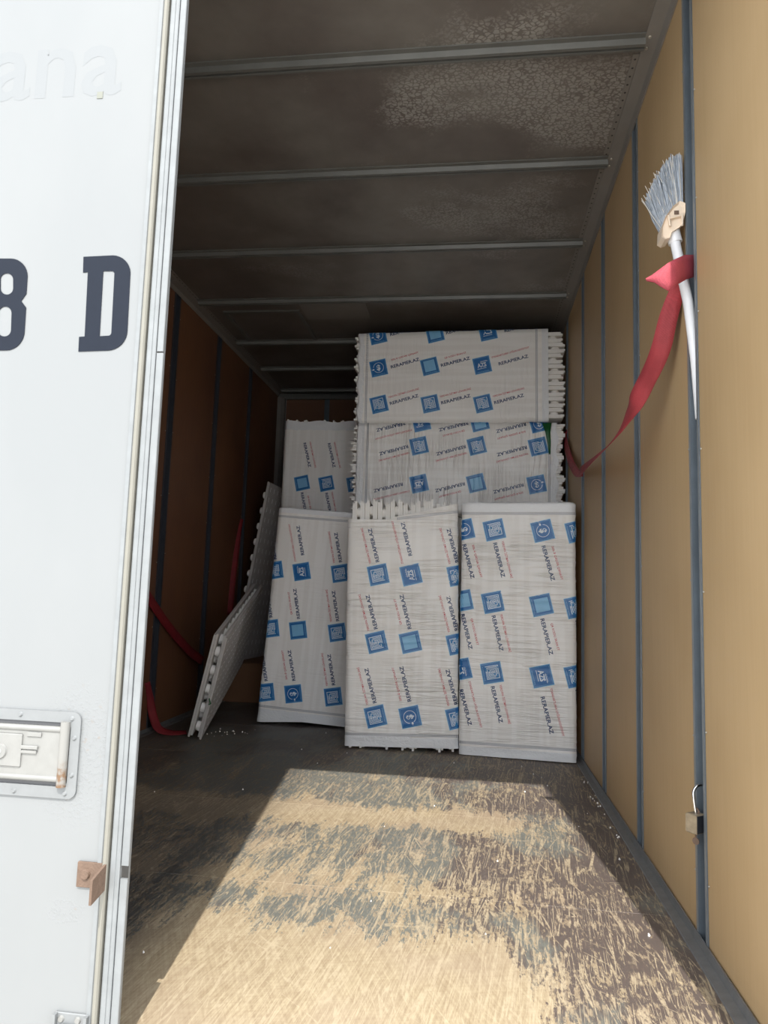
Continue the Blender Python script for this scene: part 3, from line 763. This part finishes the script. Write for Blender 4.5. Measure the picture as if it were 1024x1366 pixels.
    # closed ends: the film gathers over the board ends
    for e in (0, 1):
        if opens[e]: continue
        ring = list(range(0, NT_)) if e == 0 else list(range(NS*NT_, (NS+1)*NT_))
        sg = -1 if e == 0 else 1
        prev = ring
        for k, (sc_, ds) in enumerate(((.975, .006), (.82, .010), (.5, .011), (.15, .010), (.01, .010))):
            nv = []
            for q in ring:
                P3 = Vector(m.v[q]); ss = P3.dot(S); tt = P3.dot(T)-tcen; dd = P3.dot(Dv)-BD*dsc/2
                nz = mnoise.noise((tt*30, dd*30, seed+k*2.0))*.006
                nv.append(S*(ss+sg*(ds+abs(nz)*(k > 0))) + T*(tcen+tt*sc_+nz*.6) + Dv*(BD*dsc/2+dd*sc_))
            o_ = len(m.v); m.v += [tuple(x) for x in nv]; uv += [(uv[q][0]+sg*.02*(k+1), uv[q][1]) for q in ring]
            for j in range(NT_):
                j2 = (j+1) % NT_
                f = (prev[j], prev[j2], o_+j2, o_+j) if e == 1 else (prev[j2], prev[j], o_+j, o_+j2)
                m.f.append(f); m.m.append(1); m.smooth.append(True)
            prev = list(range(o_, o_+NT_))
    m.uv = uv
    fo_ = m.build('film_wrap', [M[fmat], M['clear']], root)
    if not detail: return root
    # ---- print on the film
    def put(mb, verts, tris, cx, cy, ang, off, mi):
        ca, sa = math.cos(ang), math.sin(ang)
        out = []
        for x, y in verts:
            s = cx+x*ca-y*sa; p = cy+x*sa+y*ca
            out.append(mapst(s, p, off))
        mb.add(out, tris, mi)
    def quad(x0, y0, x1, y1, nx=1, ny=1):
        vv = [(x0+(x1-x0)*i/nx, y0+(y1-y0)*j/ny) for j in range(ny+1) for i in range(nx+1)]
        return vv, [(j*(nx+1)+i, j*(nx+1)+i+1, (j+1)*(nx+1)+i+1, (j+1)*(nx+1)+i) for j in range(ny) for i in range(nx)]
    for (s, t, ty) in motifs:
        p0 = t-tcen
        ai = math.radians(12.8+rr.uniform(-1.2, 1.2)); at = math.radians(14.5+rr.uniform(-1, 1))
        if ty not in 'NM':
            e = MB()
            put(e, *quad(-.0475, -.0475, .0475, .0475, 12, 12), s, p0, ai, .0004, 2)
            put(e, *quad(-.0445, -.0445, .0445, .0445, 12, 12), s, p0, ai, .0008, 0)
            for x0, y0, x1, y1 in ((-.041, -.041, .041, -.0402), (-.041, .0402, .041, .041), (-.041, -.041, -.0402, .041), (.0402, -.041, .041, .041)):
                put(e, *quad(x0, y0, x1, y1, 6 if x1-x0 > .01 else 1, 6 if y1-y0 > .01 else 1), s, p0, ai, .0012, 2)
            for k in range(9):      # small print along the lower rim
                put(e, *quad(-.032+k*.0072, -.0385, -.0275+k*.0072, -.036), s, p0, ai, .0012, 2)
            if ty == 'A':
                put(e, *quad(-.034, -.029, .030, .035, 10, 10), s, p0, ai, .0011, 3)
                for x0, y0, x1, y1 in MEANDER:
                    put(e, *quad(x0-.002, y0+.003, x1-.002, y1+.003, 4 if x1-x0 > .01 else 1, 4 if y1-y0 > .01 else 1), s, p0, ai, .0015, 1)
            elif ty == 'Q':
                put(e, *quad(-.031, -.029, .031, .035, 10, 10), s, p0, ai, .0012, 2)
            elif ty == 'C':
                vv, tt_ = text2d('AZS', .050, .0235, .035)
                put(e, [(x-.027, y-.011) for x, y in vv], tt_, s, p0, ai, .0013, 1)
                put(e, *quad(-.008, .017, .034, .0195, 5, 1), s, p0, ai, .0013, 1)
                put(e, *quad(-.030, -.0205, .020, -.018, 5, 1), s, p0, ai, .0013, 1)
                for k in range(4): put(e, *quad(-.004+k*.009, .022, .002+k*.009, .0235), s, p0, ai, .0013, 1)
            elif ty == 'D':
                N_ = 40
                vv = [(r_*math.cos(a_), r_*math.sin(a_)+.002) for k in range(N_) for a_ in [math.radians(-150+k*320/(N_-1))] for r_ in (.0275, .0300)]
                put(e, vv, [(2*k, 2*k+1, 2*k+3, 2*k+2) for k in range(N_-1)], s, p0, ai, .0013, 1)
                vv, tt_ = text2d('$', .021, .030, .04)
                put(e, [(x-.0105, y-.012) for x, y in vv], tt_, s, p0, ai, .0013, 1)
                for cx_, cy_, r_ in ((-.0300, -.005, .0052),):
                    put(e, [(cx_+r_*math.cos(k*.785), cy_+r_*math.sin(k*.785)) for k in range(8)], [tuple(range(8))], s, p0, ai, .0016, 1)
                put(e, *quad(-.041, -.0035, -.033, -.002), s, p0, ai, .0016, 1); put(e, *quad(-.041, -.008, -.033, -.0065), s, p0, ai, .0016, 1)
            blue2 = M['film_blue']
            e.build('printed_emblem', [M['film_blue'], M['film_pale'], M['film_light'], M['film_blue2']], fo_)
        b = MB()
        vv, tt_ = text2d('RERAPIER.AZ', .166, .0176, .024)
        off0 = BLU0[ty]
        put(b, vv, tt_, s+off0, p0-.005, at, .0010, 0)
        b.build('printed_name', M['film_navy'], fo_)
        tx, rs, rt_, rl = RED[ty]
        b = MB(); vv, tt_ = text2d(tx, rl, .0098, .010)
        put(b, vv, tt_, s+rs, p0+rt_, at, .0010, 0)
        b.build('printed_slogan', M['film_red'], fo_)
    # ---- dashed border bands
    for bi in (0, 1):
        bf = bands[bi]
        if bf is None: continue
        b = MB(); p = -HT-.10
        while p < HT+.10:
            ps = station(p)[0]; s = bf(ps)
            if s is not None:
                for k, (q0, sl) in enumerate(((-.0055, .003), (.0012, -.003))):
                    vv = [(q0, -.0022+sl/2), (q0+.0042, -.0022-sl/2), (q0+.0042, .0016-sl/2), (q0, .0016+sl/2)]
                    b.add([mapst(s+x, p+y, .0009) for x, y in vv], [(0, 1, 2, 3)])
            p += .0078
        o_ = b.build('printed_border', M['film_navy'], fo_)
    return root
M['film_blue2'] = plain('inner_blue_ink', (0.025, 0.20, 0.47), 0.35)

def rotbasis(yw, ro):
    u0 = Vector((math.cos(yw), math.sin(yw), 0)); z = Vector((0, 0, 1))
    return math.cos(ro)*u0+math.sin(ro)*z, -math.sin(ro)*u0+math.cos(ro)*z
K = lambda v: (lambda t: v)
ALLB = 'film wrapped bundles of white foam heating boards'
# front left: prints read upward, open torn film on top
U, V = rotbasis(math.radians(3.5), math.radians(1.2))
def f_top(t): return 1.076 if t > .06 else 1.083+min(1, (.06-t)/.33)*.072
bundle('front bundle standing on end with bare board ends sticking out of torn film on top', ALLB,
       (-.322, 3.39, .007), V, -U, .523, (K(.010), f_top),
       [(.148, .120, 'A'), (.149, -.042, 'D'), (.149, -.260, 'A'), (.491, .119, 'A'), (.493, -.041, 'Q'), (.489, -.262, 'A'),
        (.809, .115, 'A'), (.810, -.042, 'C'), (.810, -.265, 'A')],
       (K(.066), lambda t: (None if t > .03 else 1.079+min(1, (.03-t)/.3)*.036), .054, 9), s_mid=.583, opens=(True, True), seed=4, npair=8, jitter=.013, dsc=.86)
# front right: prints read downward, closed film
U, V = rotbasis(math.radians(-5.5), math.radians(0.3))
bundle('front bundle against the right wall, fully wrapped, prints reading downward', ALLB,
       (.206, 3.362, .004), -V, U, .515, (K(-1.160), K(.000)),
       [(-1.036, -.252, 'D'), (-1.036, -.108, 'A'), (-1.033, .114, 'D'), (-1.032, .268, 'A'), (-.700, -.255, 'Q'), (-.697, -.112, 'A'), (-.691, .109, 'Q'), (-.687, .264, 'A'),
        (-.383, -.257, 'C'), (-.375, -.113, 'A'), (-.371, .111, 'C'), (-.379, .263, 'A')],
       (lambda t: -1.114, lambda t: -.055, -1.128, -.040), s_mid=-.5835, opens=(False, True), seed=11, npair=8, dsc=.58)
# back left, standing, leaning to the right
U, V = rotbasis(0, math.radians(-3.3))
bundle('shaded wrapped bundle standing on end behind the leaning white board pair, closed on top', ALLB,
       (-.907, 3.845, .016), V, -U, .487, (lambda t: .006-.11*max(0, t), K(1.152)),
       [(.140, .214, 'A'), (.149, .060, 'D'), (.157, -.160, 'A'), (.484, .225, 'A'), (.490, .069, 'Q'), (.499, -.149, 'A'),
        (.804, .236, 'A'), (.810, .082, 'C'), (.819, -.134, 'A')],
       (lambda t: .066, lambda t: 1.108, .050, 1.122), s_mid=.583, opens=(True, False), seed=21, npair=7, flat=True, lsc=.965, fmat='film_smooth')
# behind it and higher: stands on a lying bundle
HZ = .655
U, V = rotbasis(0, math.radians(-.6))
bundle('dim bundle standing higher behind the others near the back left, film open on top', ALLB,
       (-.975, 4.46, HZ+.003), -V, U, .560, (lambda t: -1.168+.006*math.sin(t*30), K(-.008)),
       [(-1.085, -.150, 'N'), (-1.085, .012, 'N'), (-.758, -.150, 'Q'), (-.758, .012, 'A'), (-.760, .195, 'A'), (-.43, -.15, 'D'), (-.43, .012, 'A')],
       (None, K(-.06), -1.115, -.04), s_mid=-.592, opens=(True, True), seed=31, npair=9, jitter=.008, flat=True, fmat='film_smooth')
# the two lying bundles one over the other
bundle('topmost bundle lying flat under the ceiling with board ends bare at the right', ALLB,
       (-.107, 3.87, 1.682+.262), (1, 0, .012), (-.012, 0, 1), .520, (lambda t: -.560+.006*math.sin(t*40), lambda t: .495),
       [(s, t-.262, ty) for s, t, ty in ((-.440, .104, 'A'), (-.152, .103, 'A'), (.140, .100, 'A'), (-.447, .315, 'D'), (-.157, .319, 'Q'), (.134, .320, 'C'),
        (-.455, .505, 'D'), (-.13, .507, 'Q'), (.165, .510, 'C'), (-.44, -.11, 'D'), (-.15, -.11, 'Q'), (.14, -.11, 'C'))],
       (lambda t: -.515, lambda t: .431, -.535, .455), s_mid=0, opens=(False, True), seed=41, npair=8, jitter=.009, flat=True, fmat='film_smooth')
bundle('bundle lying flat below the topmost one, its prints upside down', ALLB,
       (-.107, 3.87, 1.170+.2525), (-1, 0, -.006), (.006, 0, -1), .500, (lambda t: -.545+.008*math.sin(t*50), lambda t: .552),
       [(s, t+.2525, ty) for s, t, ty in ((.206, -.376, 'A'), (-.112, -.375, 'A'), (-.443, -.371, 'A'), (.201, -.163, 'C'), (-.111, -.168, 'Q'), (-.435, -.163, 'D'),
        (.195, -.507, 'C'), (-.126, -.507, 'Q'), (-.447, -.500, 'D'))],
       (lambda t: -.502, lambda t: .496, -.515, .515), s_mid=0, opens=(True, False), seed=51, npair=8, jitter=.009)
# what carries them, out of sight behind the standing bundles
for zc, th, lb in ((.872, .575, 'hidden bundle lying second from the floor behind the two front bundles'), (.292, .570, 'hidden bundle lying on the floor behind the two front bundles')):
    bundle(lb, ALLB, (-.075, 3.955, zc), (1, 0, 0), (0, 0, 1), th, (K(-.475), K(.52)), [], (None, None, -9, 9), s_mid=.02, opens=(False, False), seed=60, npair=9, detail=False, lsc=.86)
bundle('hidden bundle lying on the floor at the very back of the stack', ALLB, (-.685, 4.475, .3265), (1, 0, 0), (0, 0, 1), .635, (K(-.57), K(.57)), [], (None, None, -9, 9), s_mid=0, seed=70, npair=10, detail=False)

# ================================================================== LOOSE BOARDS
def loose(label, org, u, v, n, L=BL, slots=True, sh=0.0):
    """board with long axis u, width axis v, thickness axis n (studs point along +n)"""
    root = empty('foam_board', org); tag(root, label, 'board', 'loose foam boards at the left wall')
    B = Matrix(((u.x, v.x, n.x, 0), (u.y, v.y, n.y, 0), (u.z, v.z, n.z, 0), (0, 0, 0, 1)))
    m = MB(); W_ = .524
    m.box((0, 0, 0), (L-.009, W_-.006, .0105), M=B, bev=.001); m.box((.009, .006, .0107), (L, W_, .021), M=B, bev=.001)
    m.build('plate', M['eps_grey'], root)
    for i in range(11):
        for j in range(5):
            x = .045+sh+i*(L-.135)/10; y = .045+sh*.9+j*.096
            q = MB().cyl(B @ Vector((x, y, .0208)), B @ Vector((x, y, .044)), .026, .022, 14)
            q.build('stud', M['eps'], root)
    if slots:
        q = MB()
        for i in range(17):
            for j in range(8):
                x = .05+i*(L-.1)/16; y = .035+j*.0645
                q.box((x-.015, y-.0028, -.0011), (x+.015, y+.0028, .0002), M=B)
        o = q.build('slot', M['slot'], root); o['kind'] = 'stuff'
    return root
M['slot'] = plain('slot_glint_paint', (0.92, 0.92, 0.92), 0.5)  # raised pale plates: light caught on the slot walls, put into the colour
u_ = Vector((-.151, .964, .218)).normalized(); v_ = Vector((.262, -.174, .949)); v_ = (v_-u_*v_.dot(u_)).normalized(); n_ = u_.cross(v_).normalized()
if n_.x < 0: n_ = -n_
A_ = Vector((-1.283, 3.367, 0.0003))
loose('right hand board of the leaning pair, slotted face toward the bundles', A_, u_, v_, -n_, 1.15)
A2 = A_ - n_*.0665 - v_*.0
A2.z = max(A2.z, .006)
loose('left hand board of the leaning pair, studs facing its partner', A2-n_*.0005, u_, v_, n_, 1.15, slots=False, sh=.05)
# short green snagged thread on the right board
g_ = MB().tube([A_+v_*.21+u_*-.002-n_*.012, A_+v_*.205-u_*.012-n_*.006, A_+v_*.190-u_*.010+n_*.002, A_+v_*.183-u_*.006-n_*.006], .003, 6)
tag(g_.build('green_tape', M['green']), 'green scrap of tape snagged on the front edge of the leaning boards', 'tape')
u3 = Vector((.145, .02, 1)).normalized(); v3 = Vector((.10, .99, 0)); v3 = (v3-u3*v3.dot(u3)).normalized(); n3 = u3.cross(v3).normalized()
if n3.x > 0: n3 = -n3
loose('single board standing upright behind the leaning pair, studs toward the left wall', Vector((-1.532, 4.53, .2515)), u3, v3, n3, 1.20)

# low brown box they rest on
bx = empty('cardboard_box', (-1.42, 4.74, 0)); tag(bx, 'low brown box in deep shade under the rear end of the leaning boards', 'box')
m = MB().box((-.165, -.245, 0), (.140, .345, .247), bev=.004); m.build('body', M['card'], bx)
MB().box((-.164, -.244, .2475), (.139, .047, .2500)).build('flap', M['card'], bx); MB().box((-.164, .052, .2475), (.139, .344, .2500)).build('flap', M['card'], bx)

# ================================================================== GREEN BAND, FLAP ON THE BUNDLES
g2 = MB().ribbon([(.380, 3.852, 1.672), (.385, 3.850, 1.62), (.392, 3.850, 1.56), (.396, 3.850, 1.50)], [(.05, 0, .004), (.026, 0, 0), (.018, 0, 0), (.008, 0, 0)], thick=.001)
tag(g2.build('green_tape', M['green']), 'torn green tape hanging over the lower lying bundle near its right end', 'tape')

# ================================================================== STRAPS
def path(pts, n=8):
    out = []
    P = [Vector(p) for p in pts]; P = [P[0]*2-P[1]] + P + [P[-1]*2-P[-2]]
    for i in range(1, len(P)-2):
        for k in range(n):
            t = k/n
            out.append(.5*((2*P[i])+(-P[i-1]+P[i+1])*t+(2*P[i-1]-5*P[i]+4*P[i+1]-P[i+2])*t*t+(-P[i-1]+3*P[i]-3*P[i+1]+P[i+2])*t*t*t))
    out.append(P[-2]); return out
def ribbon_n(pts, nrm, wd, n=8):
    """ribbon whose flat side faces the vectors nrm"""
    c = path(pts, n); q = path(nrm, n); ww = []; wq = path([(x, 0, 0) for x in wd], n)
    for i in range(len(c)):
        t = (c[min(i+1, len(c)-1)]-c[max(i-1, 0)]).normalized()
        ww.append(t.cross(q[i]).normalized()*wq[i].x)
    return c, ww
st = empty('ratchet_strap', (.49, 1.7, 1.45)); tag(st, 'red webbing strap hanging in a slack loop along the right wall round the broom', 'strap')
off = Vector((.49, 1.7, 1.45))
def rb(name, pts, nrm, wd, mat, par, n=8, thick=.0018):
    c, ww = ribbon_n(pts, nrm, wd, n)
    return MB().ribbon([p-off for p in c], ww, 0, thick).build(name, mat, par)
rb('webbing', [(.516, 1.694, 1.530), (.496, 1.714, 1.522), (.484, 1.752, 1.490), (.467, 1.765, 1.430), (.455, 1.80, 1.358), (.437, 1.87, 1.300), (.414, 1.95, 1.242), (.401, 2.15, 1.200), (.408, 2.50, 1.215), (.460, 3.20, 1.290)],
   [(0, -1, 0)]*3+[(-.2, -1, .1), (-.25, -1, .15), (-.3, -1, .25), (-.35, -1, .35), (-.5, -1, .5), (-.8, -.7, .5), (-1, -.15, .1)], [.034, .036, .038, .044, .048, .050, .053, .056, .054, .045], M['strap'], st, 8)
rb('webbing', [(.466, 3.15, 1.268), (.472, 3.42, 1.335), (.480, 3.70, 1.45), (.486, 3.93, 1.60), (.498, 3.95, 1.66)],
   [(-1, -.25, .1), (-1, -.3, .0), (-1, -.3, 0), (-1, -.2, 0), (-1, -.2, 0)], [.012, .05, .06, .06, .05], M['strap'], st, 8)
prs = [((.516, 1.559), (.516, 1.507), 1.694), ((.487, 1.557), (.489, 1.496), 1.688), ((.465, 1.547), (.468, 1.483), 1.687), ((.447, 1.537), (.448, 1.468), 1.687), ((.428, 1.523), (.434, 1.478), 1.690), ((.412, 1.512), (.418, 1.493), 1.695), ((.398, 1.506), (.401, 1.500), 1.701)]
e_ = MB(); vv = []
for yo in (0, .0022):
    for a_, b_, y_ in prs:
        g = min(max((.505-a_[0])/.045, 0), 1); ks = 1-.053*g; y_ = y_*ks
        a_ = (a_[0]*ks, .7365+(a_[1]-.7365)*ks); b_ = (b_[0]*ks, .7365+(b_[1]-.7365)*ks)
        for k in range(5):
            f = k/4; vv.append(Vector((a_[0]*(1-f)+b_[0]*f, y_+yo-.004*math.sin(f*3.14)*(1 if a_[0] < .45 else .3), a_[1]*(1-f)+b_[1]*f))-off)
nn_ = len(prs); e_.add(vv, [(i*5+k, (i+1)*5+k, (i+1)*5+k+1, i*5+k+1) for i in range(nn_-1) for k in range(4)] + [(5*nn_+i*5+k+1, 5*nn_+(i+1)*5+k+1, 5*nn_+(i+1)*5+k, 5*nn_+i*5+k) for i in range(nn_-1) for k in range(4)]
  + [(i*5, 5*nn_+i*5, 5*nn_+(i+1)*5, (i+1)*5) for i in range(nn_-1)] + [(i*5+4, (i+1)*5+4, 5*nn_+(i+1)*5+4, 5*nn_+i*5+4) for i in range(nn_-1)], 0, True)
o = e_.build('loose_end', M['strap_tip'], st); o['label'] = 'faded pink loose end folded over the broom handle'

off = Vector((-1.58, 3.5, .3))
s1 = empty('lashing_strap', off); tag(s1, 'dark red strap sagging across the shaded left wall beside the door edge', 'strap')
rb('webbing', [(-1.596, 2.87, 1.05), (-1.592, 2.95, .95), (-1.585, 3.20, .765), (-1.583, 3.42, .62), (-1.580, 3.62, .50), (-1.572, 3.86, .375), (-1.55, 4.02, .30)],
   [(1, -.3, 0)]*7, [.05]*7, M['strap_dark'], s1)
off = Vector((-1.45, 3.4, 0))
s2 = empty('lashing_strap', off); tag(s2, 'dark red strap curling down onto the floor at the foot of the left wall', 'strap')
rb('webbing', [(-1.596, 3.40, .25), (-1.592, 3.43, .19), (-1.585, 3.45, .135), (-1.570, 3.45, .085), (-1.530, 3.43, .030), (-1.47, 3.43, .012), (-1.40, 3.47, .010)],
   [(.6, -1, 0), (.6, -1, 0), (.6, -1, .1), (.6, -1, .5), (.3, -.8, 1), (.1, -.5, 1), (0, -.3, 1)], [.04]*7, M['strap_dark'], s2)
off = Vector((-1.57, 4.6, .9))
s3 = empty('lashing_strap', off); tag(s3, 'dark red strap hanging straight down the left wall behind the upright board', 'strap')
rb('webbing', [(-1.596, 4.70, 1.20), (-1.594, 4.66, 1.12), (-1.590, 4.60, .95), (-1.590, 4.56, .75), (-1.590, 4.54, .55)], [(.5, -1, 0)]*5, [.03, .035, .045, .05, .05], M['strap_dark'], s3)

# ================================================================== BROOM
br = empty('broom', (.50, 1.725, 1.18)); tag(br, 'white handled broom stuck head up in the wall slot', 'broom')
bo = Vector((.50, 1.725, 1.18)); q = lambda x, z, y=1.728: Vector((x, y, z))-bo
MB().tube([q(.5135, 1.155, 1.680), q(.5055, 1.293, 1.682), q(.4935, 1.440, 1.692), q(.4785, 1.585, 1.724), q(.472, 1.625, 1.726)], .0118, 16).build('handle', M['broom_handle'], br)
MB().tube([q(.4768, 1.607), q(.4735, 1.622), q(.4700, 1.648)], [.0165, .0165, .0150], 18).build('collar', M['broom_handle'], br)
hdm = MB()
out = [(.440, 1.640), (.4385, 1.613), (.447, 1.607), (.458, 1.610), (.463, 1.625), (.480, 1.636), (.488, 1.645), (.495, 1.675), (.495, 1.698), (.482, 1.704), (.467, 1.692), (.448, 1.664)]
n = len(out)
fr_ = [q(x, z, 1.706) for x, z in out]; bk_ = [q(x, z, 1.750) for x, z in out]
cx_, cz_ = .468, 1.652
fi_ = [q(cx_+(x-cx_)*.86, cz_+(z-cz_)*.86, 1.712) for x, z in out]
hdm.add(fr_+bk_+fi_, [(i, (i+1) % n, n+(i+1) % n, n+i) for i in range(n)] + [((i+1) % n, i, 2*n+i, 2*n+(i+1) % n) for i in range(n)] + [tuple(range(2*n, 3*n)), tuple(range(2*n-1, n-1, -1))])
hdm.build('head_shell', M['broom_plastic'], br)
rb_ = MB()
for x0, z0, x1, z1 in ((.4585, 1.640, .456, 1.668), (.487, 1.640, .488, 1.672), (.456, 1.660, .490, 1.668)):
    a = q(x0, z0, 1.7065); b = q(x1, z1, 1.7065)
    rb_.tube([a, b], .0028, 6)
rb_.build('head_rib', M['broom_plastic'], br)
MB().box(tuple(q(.470, 1.672, 1.7105)), tuple(q(.481, 1.682, 1.7115))).build('rust_spot', M['rust'], br)
bs = MB(); bp = MB(); rr = random.Random(5)
A0, B0 = Vector((.4405, 0, 1.642)), Vector((.4935, 0, 1.700))
tipp = [(.410, 1.722), (.424, 1.758), (.443, 1.792), (.462, 1.820), (.486, 1.824)]
for k in range(900):
    f = rr.random(); yy = rr.uniform(-.017, .017)
    b0 = A0.lerp(B0, f)
    g_ = min(max(f+rr.gauss(0, .04), 0), .999)*4; i = int(g_); tz = g_-i
    tx = tipp[i][0]*(1-tz)+tipp[i+1][0]*tz+rr.gauss(0, .0025); tzz = tipp[i][1]*(1-tz)+tipp[i+1][1]*tz+rr.gauss(0, .004)
    stray = k > 864
    if stray: tx -= rr.uniform(0, .022); tzz -= rr.uniform(0, .03)
    p0 = q(b0.x, b0.z, 1.728+yy*.7); p2 = q(tx, tzz, 1.728+yy*1.35)
    p1 = (p0+p2)/2+Vector((rr.gauss(0, .0015), rr.gauss(0, .002), rr.gauss(0, .002)))
    (bp if (stray or rr.random() < .06) else bs).tube([p0, p1, p2], [.0009, .0009, .0006], 4)
o = bs.build('bristles', M['bristle'], br); o['kind'] = 'stuff'
o = bp.build('bristles', M['bristle_pale'], br); o['kind'] = 'stuff'

# ================================================================== PADLOCK
pk = empty('padlock', (.486, 1.675, .235)); tag(pk, 'open weathered padlock hooked in the right wall slot, key hanging below', 'padlock')
po = Vector((.486, 1.675, .235)); R_ = Matrix.Rotation(math.radians(38), 4, 'Z')
bd = MB().box((-.0155, -.0135, .004), (.0155, .0135, .044), M=R_, bev=.002); bd.build('body', [M['brass']], pk)
MB().box((-.0140, -.0143, .006), (.0140, -.0136, .042), M=R_).build('dark_face', M['dark_metal'], pk)  # thin dark sheet that makes this face of the body darker
sh = [Vector((.000, -.003, .043)), Vector((-.002, -.003, .058)), Vector((-.004, -.002, .078)), Vector((-.003, 0, .090)), Vector((.004, .003, .099)), Vector((.014, .006, .1025)), Vector((.026, .010, .100)), Vector((.031, .012, .085))]
MB().tube(path(sh, 4), .0032, 10).build('shackle', M['chrome'], pk)
MB().tube([Vector((.004, -.004, .043)), Vector((.006, -.005, .05)), Vector((.001, -.004, .056))], .0022, 8).build('locking_collar', M['rust'], pk)
ky = MB().box((-.001, -.0015, -.006), (.001, .0015, .004)).cyl((-.001, 0, -.014), (.001, 0, -.014), .0075, None, 14)
kk = ky.build('key', M['rust'], pk); kk.rotation_euler = (0, 0, math.radians(50))

# ================================================================== CRUMBS
cr = MB(); rr = random.Random(9)
spots = [(-.644, 1.444), (.300, 2.932), (.289, 3.057), (.469, 2.919), (.465, 2.837), (.424, 2.179), (.206, 2.822), (-1.232, 3.555), (-1.209, 3.602), (-1.281, 3.56), (-.74, 3.69), (.26, 3.1), (.22, 3.22), (.4, 2.6), (.35, 2.45)]
spots += [(-1.2+rr.gauss(0, .07), 3.56+rr.gauss(0, .07)) for _ in range(16)] + [(.455+rr.gauss(0, .012), rr.uniform(2.3, 3.1)) for _ in range(16)] + [(rr.uniform(-1.2, .4), rr.uniform(1.5, 3.3)) for _ in range(14)]
for x, y in spots:
    if x > .47: x = .465
    r = rr.uniform(.0015, .0035)
    cr.cyl((x, y, .0002), (x+rr.uniform(-.001, .001), y, r*1.6), r, r*.5, 6)
tag(cr.build('foam_crumbs', M['eps']), 'white foam crumbs scattered over the truck floor', 'crumbs', kind='stuff')
